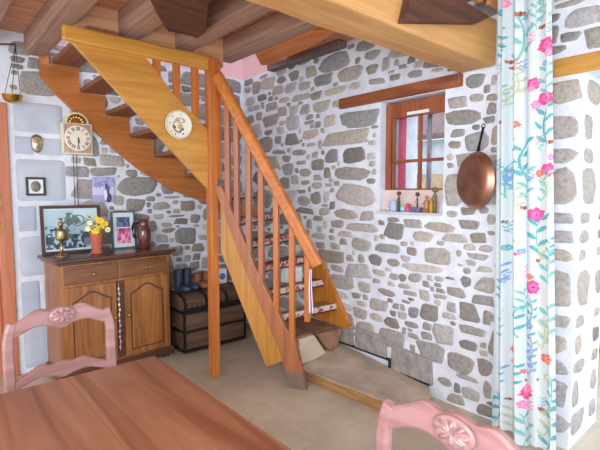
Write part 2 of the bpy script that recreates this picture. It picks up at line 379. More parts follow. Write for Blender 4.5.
# back wall
def bmap(u, v, d): return (u, YB-d, v)
def btop(x, y): p = on(x, y, 1, YB); return p.x, p.z
blue = (190, 201, 219)
blocks = []
zs = [0.03, 0.42, 0.80, 1.17, 1.42, 1.80, 1.98, 2.26]
for i in range(len(zs)-1):
    z0, z1 = zs[i], zs[i+1]-.028
    if i % 2: blocks += [(.685, (z0+z1)/2, .14, z1-z0, (184, 197, 216)), (.875, (z0+z1)/2, .20, z1-z0, blue)]
    else: blocks += [(.80, (z0+z1)/2, .37, z1-z0, (194, 204, 220))]
wb = planar_wall('wall_back', bmap, btop, [(.576, XR+.0, YB, YB+TH, 0, ZT), (-.6, .576, YB, YB+TH, 2.20, ZT), (-2.4, -.6, YB, YB+TH, 0, ZT), (-2.4, .88, YB, YB+TH, ZT, 4.2)], BS, (.6, XR-.01, 0, 2.73),
    [(.6, 1.0, 0, 2.28)], SIZES, 0.005, lightblocks=blocks)
obj('wall_back_upper', bx(.88, XR, YB, YB+TH, ZT, 4.2), PINK)['kind'] = 'structure'

# plinth of large dark stones low on the right wall, above the raised slab
bm = nb()
for a, b, c, d in ((2.52, 2.95, .17, .36), (2.16, 2.50, .16, .36), (1.74, 2.12, .075, .30)):
    v = [(XR-.022, a, c+.008), (XR-.022, b, c), (XR-.022, b-.01, d), (XR-.022, a+.015, d-.02)]
    prism(bm, v, (.05, 0, 0))
p = obj('trim_1', bm, plain('grey_plinth_stone', (156, 152, 150), .85, noise=.3, scale=14, bump=.8), bevel=.012); struct(p)

bm = nb(); prism(bm, [(XR-.03, 1.76, .085), (XR-.03, 2.12, .09), (XR-.03, 2.12, .104), (XR-.03, 1.76, .098)], (.03, 0, 0)); prism(bm, [(XR-.03, 2.11, .09), (XR-.03, 2.13, .09), (XR-.03, 2.13, .18), (XR-.03, 2.11, .18)], (.03, 0, 0)); prism(bm, [(XR-.03, 2.13, .165), (XR-.03, 2.72, .172), (XR-.03, 2.72, .184), (XR-.03, 2.13, .178)], (.03, 0, 0))
struct(obj('trim_4', bm, plain('black_joint', (40, 40, 46), .9)))
# ---------------------------------------------------------------- floor
m, nt, b = newmat('worn_stone_floor'); L = nt.links.new
tc = nt.nodes.new('ShaderNodeTexCoord'); n = nt.nodes.new('ShaderNodeTexNoise'); n.inputs['Scale'].default_value = 1.8; n.inputs['Detail'].default_value = 9; n.inputs['Roughness'].default_value = .65
L(tc.outputs['Object'], n.inputs['Vector']); r = nt.nodes.new('ShaderNodeValToRGB')
r.color_ramp.elements[0].position = .35; r.color_ramp.elements[1].position = .68
r.color_ramp.elements[0].color = srgb((178, 168, 150)); r.color_ramp.elements[1].color = srgb((212, 203, 186)); L(n.outputs['Fac'], r.inputs['Fac'])
br = nt.nodes.new('ShaderNodeTexBrick'); br.inputs['Scale'].default_value = 1.0; br.inputs['Brick Width'].default_value = .9; br.inputs['Row Height'].default_value = .62
br.inputs['Mortar Size'].default_value = .008; br.inputs['Mortar Smooth'].default_value = 1; br.inputs['Color1'].default_value = (1, 1, 1, 1); br.inputs['Color2'].default_value = (.94, .93, .92, 1); br.inputs['Mortar'].default_value = (.86, .84, .8, 1)
L(tc.outputs['Object'], br.inputs['Vector']); mx = nt.nodes.new('ShaderNodeMixRGB'); mx.blend_type = 'MULTIPLY'; mx.inputs['Fac'].default_value = 1
L(r.outputs['Color'], mx.inputs['Color1']); L(br.outputs['Color'], mx.inputs['Color2']); L(mx.outputs['Color'], b.inputs['Base Color'])
bp = nt.nodes.new('ShaderNodeBump'); bp.inputs['Strength'].default_value = .25; bp.inputs['Distance'].default_value = .01; L(n.outputs['Fac'], bp.inputs['Height']); L(bp.outputs['Normal'], b.inputs['Normal'])
b.inputs['Roughness'].default_value = .55; FLOORM = m
struct(obj('floor', bx(-2.4, 3.9, -1.6, YB+.3, -.1, 0), FLOORM))

# ---------------------------------------------------------------- ceiling planks
m, nt, b = newmat('ceiling_planks'); L = nt.links.new
tc = nt.nodes.new('ShaderNodeTexCoord'); mp = nt.nodes.new('ShaderNodeMapping'); mp.inputs['Scale'].default_value = (1.5, 14, 14); L(tc.outputs['Object'], mp.inputs['Vector'])
n = nt.nodes.new('ShaderNodeTexNoise'); n.inputs['Scale'].default_value = 2; n.inputs['Detail'].default_value = 6; n.inputs['Distortion'].default_value = 1; L(mp.outputs['Vector'], n.inputs['Vector'])
r = nt.nodes.new('ShaderNodeValToRGB'); r.color_ramp.elements[0].position = .32; r.color_ramp.elements[1].position = .68
r.color_ramp.elements[0].color = srgb((190, 128, 96)); r.color_ramp.elements[1].color = srgb((222, 166, 134)); L(n.outputs['Fac'], r.inputs['Fac'])
sp = nt.nodes.new('ShaderNodeSeparateXYZ'); L(tc.outputs['Object'], sp.inputs['Vector'])
mt = nt.nodes.new('ShaderNodeMath'); mt.operation = 'MODULO'; mt.inputs[1].default_value = .17
ad = nt.nodes.new('ShaderNodeMath'); ad.operation = 'ADD'; ad.inputs[1].default_value = 10; L(sp.outputs['Y'], ad.inputs[0]); L(ad.outputs[0], mt.inputs[0])
gt = nt.nodes.new('ShaderNodeMath'); gt.operation = 'LESS_THAN'; gt.inputs[1].default_value = .006; L(mt.outputs[0], gt.inputs[0])
mx = nt.nodes.new('ShaderNodeMixRGB'); L(gt.outputs[0], mx.inputs['Fac']); L(r.outputs['Color'], mx.inputs['Color1']); mx.inputs['Color2'].default_value = srgb((104, 62, 44)); L(mx.outputs['Color'], b.inputs['Base Color'])
b.inputs['Roughness'].default_value = .6; PLANK = m
YO = 3.32      # front edge of the stair opening
JZ = 2.60
bm = nb(); box(bm, -2.4, XR+.1, -.9, YO, JZ+.16, JZ+.2); box(bm, -2.4, .87, YO, YB+.1, JZ+.16, JZ+.2)
struct(obj('ceiling', bm, PLANK))
struct(obj('ceiling_upper_room', bx(-2.4, XR+.4, 2.3, YB+.4, 4.15, 4.2), plain('pale_boards', (236, 214, 214), .9)))
# joists
jl = ['grey brown ceiling joist at the left edge of the picture', 'thick ceiling joist running to the wall above the top of the stairs',
      'first ceiling joist stopping above the landing rail, right of the top step', 'second ceiling joist stopping above the landing rail',
      'ceiling joist stopping just above the head of the newel post']
for i, (a, c, ye) in enumerate([(.33, .49, YB-.005), (.71, .86, YB-.005), (1.13, 1.29, YO-.03), (1.55, 1.70, YO-.03), (1.97, 2.11, YO+.03)]):
    bm = bx(a, c, -.8, ye, JZ+(.0 if i else .02), JZ+.158); bmesh.ops.subdivide_edges(bm, edges=[e for e in bm.edges if e.calc_length() > 2], cuts=14)
    for v in bm.verts: v.co.x += random.uniform(-.004, .004)
    o = obj('ceiling_joist', bm, JOIST, bevel=.012); tag(o, jl[i], 'beam', 'ceiling joists')
BLK = wood('pale_blocking_board', (196, 142, 104), (226, 178, 138), 'x', .6, .6)
for i, (a, c) in enumerate([(.862, 1.128), (1.292, 1.548), (1.702, 1.968)]):
    o = obj('blocking_board', bx(a, c, YO-.085, YO-.05, JZ-(.0 if i == 0 else .075), JZ+.158), BLK)
    tag(o, ['pale board closing the gap between joists, above the top end of the rail', 'pale board closing the gap between joists, above the middle of the landing rail',
            'pale board closing the gap between joists, next to the newel post head'][i], 'board', 'boards between the joists')
OB = wood('bright_orange_board', (200, 104, 34), (230, 138, 56), 'y', .5, .7)
ob = [on(*q, 2, 2.60) for q in ((245, 52), (261, 65.5), (272, 64.5), (313, 46), (340, 30), (300, 29))]
for q in ob: q.x = max(q.x, 2.118)
bm = nb(); prism(bm, ob, (0, 0, .12))
o = obj('orange_board', bm, OB, bevel=.003); tag(o, 'bright orange board under the ceiling beside the pink plaster', 'board')
o = obj('wall_plate', bx(2.70, XR-.012, 2.62, 3.62, JZ+.10, JZ+.155), wood('grey_wall_plate_wood', (104, 92, 88), (136, 122, 116), 'y', .8), bevel=.006); tag(o, 'thin dark grey timber against the stone wall, right of the orange board', 'timber')
# great beam
bm = bx(-2.3, XR-.003, 1.345, 1.595, 2.288, 2.575); bmesh.ops.subdivide_edges(bm, edges=[e for e in bm.edges if e.calc_length() > 2], cuts=22)
for v in bm.verts:
    if v.co.x < XR-.1: v.co.y += random.uniform(-.006, .006); v.co.z += random.uniform(-.004, .004)
o = obj('oak_beam', bm, BEAM, bevel=.02, seg=3); tag(o, 'massive golden oak beam crossing the ceiling into the stone wall', 'beam')
bm = nb(); prism(bm, [on(*q, 1, 1.342) for q in ((404, -6), (397, 24), (471, 25), (482, 19), (440, -6))], (0, -.05, 0))  # dark patch built as a thin solid on the beam face
o = obj('dark_beam_patch', bm, DARKW, bevel=.004); tag(o, 'solid dark patch on the near side of the golden oak beam', 'board')
bm = nb(); prism(bm, [on(*q, 2, 2.592) for q in ((146, -14), (156, 8), (168, 27), (184, 30), (198, 34), (206, 27), (210, -14))], (0, 0, -.03))  # dark patch built as a flat solid below the joists
o = obj('dark_brown', bm, DARKW, bevel=.004); tag(o, 'solid dark patch under the ceiling joists above the landing rail', 'timber')

# lintels
o = obj('window_lintel', bx(XR-.045, XR+.5, 1.57, 2.685, 2.205, 2.288), LINT, bevel=.008); tag(o, 'reddish brown oak lintel over the small window', 'lintel')
o = obj('doorway_lintel', bx(XR-.012, XR+.5, -1.2, 1.01, 2.152, 2.252), LINT2, bevel=.006); tag(o, 'golden wooden lintel over the doorway right of the curtain', 'lintel')

# ---------------------------------------------------------------- window
win = bpy.data.objects.new('window_1', None); C.objects.link(win); win.location = (XR+.16, (WY0+WY1)/2, 1.5); struct(win)
WXF = XR+.062
wz0, wz1 = 1.515, 2.19
bm = nb()
box(bm, WXF, WXF+.06, WY1-.055, WY1-.004, wz0, wz1)
box(bm, WXF, WXF+.06, WY0+.002, WY0+.02, wz0, wz1)
box(bm, WXF, WXF+.06, WY0+.02, WY1-.055, wz1-.115, wz1)
box(bm, WXF, WXF+.06, WY0+.02, WY1-.055, wz0, wz0+.012)
obj('window_frame', bm, WINW, win, bevel=.004)
bm = nb(); yy0, yy1 = WY0+.022, WY1-.058; zc = 1.738
box(bm, WXF+.015, WXF+.045, 1.955-.011, 1.955+.011, wz0+.01, wz1-.115)
box(bm, WXF+.012, WXF+.048, yy0, yy1, zc-.011, zc+.011)
for a, c in ((yy0, yy0+.012), (yy1-.014, yy1)): box(bm, WXF+.012, WXF+.048, a, c, wz0+.01, wz1-.115)
obj('glazing_bars', bm, WINW, win, bevel=.003)
GL, nt, b = newmat('window_glass'); b.inputs['Base Color'].default_value = (.95, .97, 1, 1); b.inputs['Roughness'].default_value = .03; b.inputs['Transmission Weight'].default_value = 1; b.inputs['IOR'].default_value = 1.05
obj('window_pane', bx(WXF+.028, WXF+.031, yy0+.012, yy1-.014, wz0+.012, wz1-.117), GL, win)
obj('draught_strip', bx(WXF-.006, WXF, 1.865, 2.055, wz1-.108, wz1-.085), WHITE, win, label='white strip on the window head')
# sloping plastered sill below the frame
bm = nb(); prism(bm, [(XR+.004, WY0-.0, WZ0+.0), (XR+.03, WY0, WZ0+.015), (WXF-.006, WY0, wz0), (XR+.45, WY0, wz0), (XR+.45, WY0, WZ0-.005), (XR+.004, WY0, WZ0-.005)], (0, WY1-WY0, 0))
struct(obj('trim_2', bm, plain('pinkish_plaster', (226, 206, 204), .9, noise=.06, scale=12)))
# the ledge on which the trinkets stand
bm = bx(XR-.05, XR+.03, WY0+.002, WY1-.002, WZ0, WZ0+.016); struct(obj('trim_3', bm, plain('pale_sill_stone', (206, 206, 210), .7), bevel=.004))
# pink curtain behind the panes
def wavy(name, y0, y1, z0, z1, x, amp, k, m, label, cat):
    bm = nb(); N = 30; pts = []
    for i in range(N+1):
        t = i/N; pts.append((x+amp*math.sin(k*t*2*PI), y0+(y1-y0)*t))
    a = [bm.verts.new((p[0], p[1], z0)) for p in pts]; c = [bm.verts.new((p[0], p[1], z1)) for p in pts]
    for i in range(N): bm.faces.new((a[i], a[i+1], c[i+1], c[i]))
    o = obj(name, bm, m, smooth=True); md = o.modifiers.new('s', 'SOLIDIFY'); md.thickness = .003
    return tag(o, label, cat)
wavy('pink_curtain', 2.20, 2.27, 1.53, 2.18, XR+.25, .012, 3, plain('pink_cloth', (240, 120, 150), .8), 'narrow pink curtain gathered behind the left window pane', 'curtain')
wavy('grey_curtain', 1.99, 2.03, 1.53, 2.18, XR+.30, .008, 2, plain('grey_cloth', (176, 180, 192), .8), 'grey net curtain edge behind the right window pane', 'curtain')

# outside: neighbour building, ground
bld = thing('outbuilding', 'pale stone outbuilding seen through the small window', 'building', (6.6, 4.6, 0))
obj('wall', bx(6.2, 7.0, 1.0, 8.0, -.4, 2.32), plain('outside_wall', (200, 206, 214), .9, noise=.15, scale=5, bump=.4), bld)
bm = nb(); prism(bm, [(6.0, .9, 2.30), (8.2, .9, 4.6), (8.2, .9, 4.8), (5.95, .9, 2.38)], (0, 7.2, 0)); obj('base_course', bx(6.17, 6.2, 1.0, 8.0, -.4, 1.78), plain('outside_base', (186, 160, 132), .9, noise=.2, scale=6), bld); obj('roof', bm, plain('outside_roof', (132, 112, 110), .8, noise=.2, scale=8), bld)
struct(obj('floor_outside', bx(3.35, 14, -4, 12, -.5, -.45), plain('outside_ground', (178, 176, 160), .9)))

LAMPB_ = plain('dull_brass_hinge', (178, 140, 84), .45, .6)
# ---------------------------------------------------------------- left door in back wall
door = bpy.data.objects.new('door_1', None); C.objects.link(door); door.location = (.1, YB, 0); struct(door)
DW = wood('orange_door_wood', (178, 104, 76), (204, 132, 100), 'z', .5, .8)
obj('door_frame', (lambda b_: (box(b_, .48, .575, YB-.035, YB+.1, 0, 2.19), box(b_, -.6, .575, YB-.034, YB+.1, 2.11, 2.195), b_)[2])(nb()), DW, door, bevel=.006)
obj('door_leaf', (lambda b_: (box(b_, -.5, .48, YB-.005, YB+.04, .01, 2.11), box(b_, -.38, .38, YB-.015, YB+.03, .2, .95), box(b_, -.38, .38, YB-.015, YB+.03, 1.1, 1.98), b_)[3])(nb()), DW, door, bevel=.006)
for z in (1.93, 1.42, 1.22):
    bm = nb(); tube(bm, [(.49, YB-.045, z-.045), (.49, YB-.045, z+.045)], .007); box(bm, .48, .51, YB-.041, YB-.036, z-.03, z+.03); obj('hinge', bm, LAMPB_, door, label='brass hinge')

# ---------------------------------------------------------------- raised slab and step under the stairs
bm = nb()
pl = [(2.285, 2.63), (2.30, 2.3), (2.33, 1.95), (2.36, 1.70), (2.50, 1.63), (2.66, 1.66), (XR-.004, 1.78), (XR-.004, 2.14), (XR-.004, 2.75), (2.45, 2.72)]
def zt(x, y): return .066+.09*max(0, (y-1.75))/1.0*(x-2.285)/.5+.012
prism(bm, [(x, y, 0) for x, y in pl], (0, 0, .1))
for v in bm.verts:
    if v.co.z > .05: v.co.z = zt(v.co.x, v.co.y)
for f in bm.faces:
    c = f.calc_center_median()
    if abs(f.normal.z) < .5 and c.x < 2.6: f.material_index = 1
o = obj('stone_slab', bm, [plain('slab_stone', (182, 170, 154), .8, noise=.22, scale=7, bump=.4), wood('worn_orange_edge', (150, 106, 62), (186, 146, 98), 'y', .7, 1.2)], bevel=.01)
tag(o, 'low raised stone slab with worn brown edge along the foot of the wall', 'slab')
bm = nb()
prism(bm, [(2.33, 2.70, .0), (XR-.03, 2.70, .0), (XR-.03, 2.70, .318), (2.30, 2.70, .318)], (0, .50, 0)); prism(bm, [(2.63, 2.63, .13), (2.735, 2.62, .17), (2.755, 2.61, .318), (2.47, 2.63, .318)], (0, .075, 0))
bmesh.ops.subdivide_edges(bm, edges=list(bm.edges), cuts=3, use_grid_fill=True)
for v in bm.verts:
    if v.co.y > 2.72 or v.co.z < .3: v.co += Vector((random.uniform(-.008, .008), random.uniform(0, .012), 0))
o = obj('stone_step', bm, plain('brown_worn_step', (146, 112, 90), .8, noise=.4, scale=9, bump=.9), bevel=.008)
tag(o, 'rough brown stone block carrying the foot of the stairs', 'step')
bm = nb(); prism(bm, [(2.29, 2.652, .095), (2.61, 2.652, .105), (2.455, 2.652, .312), (2.29, 2.652, .312)], (0, .04, 0))
o = obj('plaster_riser', bm, plain('pale_riser_plaster', (204, 192, 172), .8, noise=.1, scale=8), bevel=.006); tag(o, 'pale plastered riser against the rough brown step block', 'riser')

# ---------------------------------------------------------------- STAIRCASE
st = thing('staircase', 'orange pine open-tread turning staircase with slatted rail', 'staircase', (1.79, 3.14, 0))
YS = 3.13
TRD = [  # z underside, inner front, outer front
 (.48, (2.03, 2.74), (2.75, 2.70)), (.67, (1.985, 2.80), (2.75, 2.86)), (.86, (1.945, 2.87), (2.75, 3.05)), (1.05, (1.905, 2.94), (2.75, 3.28)),
 (1.24, (1.87, 3.005), (2.75, 3.56)), (1.45, (1.845, 3.09), (2.75, 3.92)), (1.65, (1.835, 3.165), (2.43, 4.14)), (1.835, (1.815, 3.175), (2.06, 4.14)),
 (2.00, (1.75, 3.16), (1.745, 4.14)), (2.178, (1.515, 3.16), (1.515, 4.14)), (2.35, (1.31, 3.16), (1.31, 4.14)), (2.55, (1.105, 3.16), (1.105, 4.14))]
END = ((.90, 3.16), (.90, 4.14))
m, nt, b = newmat('patterned_nosing'); L = nt.links.new
tc = nt.nodes.new('ShaderNodeTexCoord'); v = nt.nodes.new('ShaderNodeTexVoronoi'); v.inputs['Scale'].default_value = 42; L(tc.outputs['Object'], v.inputs['Vector'])
r = nt.nodes.new('ShaderNodeValToRGB'); r.color_ramp.interpolation = 'CONSTANT'; e = r.color_ramp.elements
e[0].color = srgb((170, 58, 66)); e[1].position = .17; e[1].color = srgb((214, 206, 200))
for pp, cc in ((.5, (160, 132, 116)), (.68, (212, 202, 192)), (.93, (176, 84, 84))):
    x = e.new(pp); x.color = srgb(cc)
sx = nt.nodes.new('ShaderNodeSeparateColor'); L(v.outputs['Color'], sx.inputs[0]); L(sx.outputs[0], r.inputs['Fac']); L(r.outputs['Color'], b.inputs['Base Color']); b.inputs['Roughness'].default_value = .8
NOSE = m
EDGE = plain('dark_red_strip', (92, 30, 40), .6)
for i, (z, a, c) in enumerate(TRD):
    if i+1 < len(TRD): a2, c2 = TRD[i+1][1], TRD[i+1][2]
    else: a2, c2 = END
    pts = [Vector((a[0], a[1], z)), Vector((c[0], c[1], z))]
    if i == 5: pts.append(Vector((2.75, 4.14, z)))
    pts += [Vector((c2[0], c2[1], z)), Vector((a2[0], a2[1], z))]
    # front edge gets a small nosing
    fd = (pts[1]-pts[0]).normalized(); nr = fd.cross(Vector((0, 0, 1)))
    bm = nb(); prism(bm, pts, (0, 0, .035)); 
    t = obj('tread', bm, TREADM if i > 5 else wood('worn_tread', (150, 104, 72), (186, 140, 104), 'x', .5) if i == 0 else TREADM, st, bevel=.004)
    if i < 6:
        bm = nb(); q0 = pts[0]; q1 = pts[1]
        prism(bm, [q0+nr*.002+Vector((0, 0, -.002)), q1+nr*.002+Vector((0, 0, -.002)), q1+nr*.014+Vector((0, 0, -.002)), q0+nr*.014+Vector((0, 0, -.002))], (0, 0, .045))
        b2 = nb(); prism(b2, [q0+nr*.002+Vector((0, 0, -.016)), q1+nr*.002+Vector((0, 0, -.016)), q1+nr*.012+Vector((0, 0, -.016)), q0+nr*.012+Vector((0, 0, -.016))], (0, 0, .013)); obj('edge_strip', b2, EDGE, t, label='dark red strip under the tread edge')
        obj('patterned_nosing', bm, NOSE, t, label='red and white patterned strip on the tread edge')
# outer stringer of the upper flight
def P3(px, py, y=YS): return on(px, py, 1, y)
bm = nb(); o1 = [(67, 37), (140, 52), (150, 62), (176, 97), (199, 120), (209, 131), (209, 190), (165, 143), (72, 42)]
prism(bm, [P3(*q) for q in o1], (0, .032, 0)); obj('outer_stringer', bm, YELD, st, bevel=.003)
bm = nb(); prism(bm, [P3(*q) for q in [(64, 26.5), (216, 60), (216, 71), (64, 38)]], (0, -.012, 0)); 
for v in list(bm.verts): pass
r_ = obj('landing_rail', bm, YEL, st, bevel=.004)
r_.data.transform(Matrix.Translation((0, 0, 0)))
# thickness of the landing rail towards the stairwell
md = r_.modifiers.new('solid', 'SOLIDIFY'); md.thickness = .03; md.offset = 0
for i, (a, c) in enumerate(((153.5, 162), (173.5, 181.5), (192, 200))):
    x0 = P3(a, 60).x; x1 = P3(c, 60).x-.008
    zt_ = 2.475; zb = P3((a+c)/2, {0: 75, 1: 100, 2: 120}[i]).z-.06
    obj('baluster', bx(x0, x1, YS+.004, YS+.029, zb, zt_), ORZ, st, bevel=.004)
# newel post to the floor
obj('newel_post', bx(1.752, 1.822, 3.095, 3.165, 0, 2.535), ORZ, st, bevel=.005)
obj('newel_block', bx(1.82, 1.862, 3.10, 3.16, 1.60, 2.52), ORZ, st, bevel=.004)
# wall stringer, cut in steps, upper flight
ws = [(.811, 2.626), (.879, 2.62), (.879, 2.548), (1.105, 2.548), (1.105, 2.348), (1.31, 2.348), (1.31, 2.176), (1.515, 2.176), (1.515, 1.998), (1.745, 1.998), (1.745, 1.833), (2.06, 1.833), (2.06, 1.648), (2.43, 1.648), (2.43, 1.50), (2.74, 1.45),
      (2.74, 1.12), (2.306, 1.385), (1.921, 1.52), (1.60, 1.71), (1.384, 1.878), (.929, 2.302), (.811, 2.444)]
bm = nb(); prism(bm, [(x, 4.145, z) for x, z in ws], (0, .04, 0)); bmesh.ops.triangulate(bm, faces=[f for f in bm.faces if len(f.verts) > 4]); obj('wall_stringer', bm, wood('orange_wall_stringer', (178, 104, 50), (206, 134, 68), 'x', .4, .8, coat=.15, rot=(0, rad(42), 0)), st)
# wall stringer, lower flight
bm = nb(); cs = [(2.56, .325), (2.99, .335), (3.10, .45), (3.10, .93), (2.98, .95), (2.886, .86), (2.545, .37)]
prism(bm, [(2.752, y, z) for y, z in cs], (.04, 0, 0)); obj('foot_board', bm, wood('foot_board_pine', (192, 118, 46), (218, 148, 62), 'z', .4, .8, coat=.15), st)
# inclined inner plane of the lower flight
p0 = Vector((1.80, 3.11, 0)); q0 = Vector((2.16, 2.46, 0)); ud = (q0-p0).normalized(); nd = Vector((ud.y, -ud.x, 0))
if nd.x > 0: nd = -nd     # faces the room (-X)
def D(px, py): return onp(px, py, p0, nd)
bm = nb(); prism(bm, [D(*q) for q in [(220, 192), (221, 252), (266, 367), (283, 361), (286, 352), (272, 322)]], nd*-.04)
obj('inner_stringer', bm, wood('inner_stringer_pine', (174, 116, 50), (202, 146, 64), 'z', .38, .8, coat=.15, rot=(rad(20), rad(-28), 0)), st, bevel=.003)
bm = nb(); A = [D(*q)+nd*.012 for q in ((214, 186), (245, 268), (268, 322), (279, 347), (286, 372), (290, 388), (307, 392), (295, 341), (283, 322), (257, 270), (222, 186))]
for a in (5, 6): A[a].z = 0.0
prism(bm, A, nd*-.055)
m_ = wood('reddish_rail_wood', (152, 90, 60), (182, 116, 76), 'z', .4, .8, coat=.2)
nt = m_.node_tree; b = nt.nodes['Principled BSDF']; tc = nt.nodes.new('ShaderNodeTexCoord'); sp = nt.nodes.new('ShaderNodeSeparateXYZ'); nt.links.new(tc.outputs['Object'], sp.inputs[0])
rr = nt.nodes.new('ShaderNodeValToRGB'); rr.color_ramp.elements[0].position = .10; rr.color_ramp.elements[1].position = .16; nt.links.new(sp.outputs['Z'], rr.inputs['Fac'])
mxx = nt.nodes.new('ShaderNodeMixRGB'); src = b.inputs['Base Color'].links[0].from_socket; nt.links.new(rr.outputs['Color'], mxx.inputs['Fac']); nt.links.new(src, mxx.inputs['Color2']); mxx.inputs['Color1'].default_value = srgb((122, 100, 92)); nt.links.new(mxx.outputs['Color'], b.inputs['Base Color'])
obj('bottom_rail', bm, m_, st, bevel=.004, label='reddish foot rail with grey worn end')
# handrail
bm = nb(); off = nd*-.015
h0 = D(216, 75)+off; h1 = D(317, 266)+off
sweep(bm, [h0, h1], (.06, .092)); obj('handrail', bm, ORX, st, bevel=.004)
bal = [(227.5, 100, 214), (236.5, 117, 236), (248.5, 140, 262), (261, 163, 287), (276, 190, 316), (291.5, 220, 348), (307, 249, 322)]
for (x, yt, yb) in bal:
    a = D(x, yb)+off; c = D(x, yt)+off; c = Vector((a.x, a.y, c.z))
    if x < 300: a.z -= .02
    sz = .042
    Mx = Matrix.Translation((a.x, a.y, 0)) @ Matrix.Rotation(math.atan2(ud.y, ud.x), 4, 'Z')
    bm = bx(-sz/2, sz/2, -sz/2, sz/2, a.z, c.z, M=Mx); obj('baluster', bm, RED if x < 265 else ORZ, st, bevel=.005)
# striped strap hung on the rail end
a = D(313, 268)+nd*.02; bm = nb(); z1 = D(313, 268).z; z0 = D(313, 312).z
N = 14; pts = [(a.x+.008*math.sin(i*.6)+.012*(i/N)**2, a.y-.01*(i/N)) for i in range(N+1)]
def fcol(u, v):
    c = np.zeros((len(u), 3)); c[:] = (236, 236, 244); c[(u > .35) & (u < .7)] = (110, 84, 150); c[(u > .85)] = (190, 90, 120); return c
def fpos(u, v):
    k = v; w = .014+.018*v
    px = a.x+(u-.5)*w*ud.x*1.2+.010*np.sin(v*5)*nd.x; py = a.y+(u-.5)*w*ud.y*1.2+.010*np.sin(v*5)*nd.y
    return np.stack([px+nd.x*.025, py+nd.y*.025, z1+(z0-z1)*v], 1)
o = grid('striped_ribbon', 12, 20, fpos, fcol, vcol('ribbon_cloth', .7)); o.modifiers.new('s', 'SOLIDIFY').thickness = .004
tag(o, 'white and purple striped ribbon hanging at the lower end of the handrail', 'ribbon')
# decorative plate on the outer stringer
pc = P3(178, 125); R_ = .108
def plc(u, v):
    x = (u-.5)*2; y = (v-.5)*2
    c = np.zeros((len(u), 3)); c[:] = (226, 226, 212); r = np.hypot(x, y); th = np.arctan2(y, x)
    c[(r > .9)] = (206, 178, 150)
    def ink(mask, col): c[mask] = col
    rr = np.hypot(x+.0, y+.1)
    ink((np.abs(rr-.42) < .05) & (th > 1.2), (186, 140, 118)); ink((np.abs(rr-.42) < .05) & (th < -1.4), (120, 84, 76))
    r3 = np.hypot((x-.1)*.8, (y-.32)*1.6); ink(np.abs(r3-.25) < .06, (170, 150, 130))
    ink(np.hypot(x-.1, y+.12) < .22, (196, 164, 136)); ink(np.hypot(x+.32, y+.18) < .1, (96, 74, 72)); ink(np.hypot(x-.28, y+.3) < .09, (78, 68, 74))
    ink(np.hypot(x-.12, y+.42) < .08, (104, 82, 78)); ink(np.hypot(x+.3, y+.68) < .06, (100, 90, 90)); ink(np.hypot(x-.3, y+.62) < .07, (120, 96, 90)); ink(np.hypot(x+.68, y-.08) < .05, (90, 88, 92)); ink(np.hypot(x+.55, y+.5) < .05, (120, 110, 108)); ink(np.hypot(x-.15, y-.72) < .05, (140, 130, 128)); ink(np.hypot(x+.5, y-.55) < .05, (130, 122, 116))
    return c
bm = nb(); MP = Matrix.Translation((pc.x, YS-.012, pc.z)) @ Matrix.Rotation(rad(90), 4, 'X')
pt = thing('decorative_plate', 'round cream plate with a brown swirling motif hung on the stair side', 'plate', (pc.x, YS-.01, pc.z))
lathe(bm, [(R_*.6, -.006), (R_*.98, .004), (R_, .008), (R_*.94, .010), (R_*.6, .002)], 40, MP); obj('dish', bm, CREAM, pt, smooth=True)
def plp(u, v):
    x = (u-.5)*2; y = (v-.5)*2  # square->disc
    X = x*np.sqrt(np.maximum(0, 1-y*y/2)); Y = y*np.sqrt(np.maximum(0, 1-x*x/2)); r = np.hypot(X, Y)
    return np.stack([pc.x+X*R_*.97, YS-.0165-.006*r**3, pc.z+Y*R_*.97], 1)
def plcc(u, v):
    x = (u-.5)*2; y = (v-.5)*2; X = x*np.sqrt(np.maximum(0, 1-y*y/2)); Y = y*np.sqrt(np.maximum(0, 1-x*x/2)); return plc(X/2+.5, Y/2+.5)
grid('painted_motif', 60, 60, plp, plcc, PORC, pt)

# ---------------------------------------------------------------- DRESSER
DR = rad(5); DC = Vector((1.235, 3.925, 0)); DZ = .99
dr = thing('dresser', 'brown oak dresser with two drawers above two panelled doors', 'dresser', DC, DR, local=True)
MD = Matrix.Translation(DC) @ Matrix.Rotation(DR, 4, 'Z')
W = .455; DD = .19
bm = nb(); box(bm, -W, W, -DD, DD, .05, DZ-.03); obj('carcass', bm, DRESS, dr, bevel=.006)
bm = nb(); box(bm, -W-.045, W+.045, -DD-.05, DD+.01, DZ-.028, DZ); box(bm, -W-.02, W+.02, -DD-.025, DD, DZ-.05, DZ-.028); obj('top', bm, DRESD, dr, bevel=.008, seg=3)
bm = nb(); box(bm, -W-.02, W+.02, -DD-.02, DD, 0.03, .10); obj('plinth', bm, DRESD, dr, bevel=.006)
for s in (-1, 1):
    for t_ in (-1, 1):
        bm = nb(); lathe(bm, [(.03, 0), (.036, .02), (.026, .04)], 14, Matrix.Translation((s*(W-.03), t_*(DD-.03), 0))); obj('foot', bm, DRESD, dr, smooth=True)
def knob(x, y, z, parent, m=BRASS):
    bm = nb(); lathe(bm, [(.007, 0), (.006, .012), (.012, .018), (.013, .026), (.006, .031)], 14, Matrix.Translation((x, y, z)) @ Matrix.Rotation(rad(90), 4, 'X')); obj('knob', bm, m, parent, smooth=True)
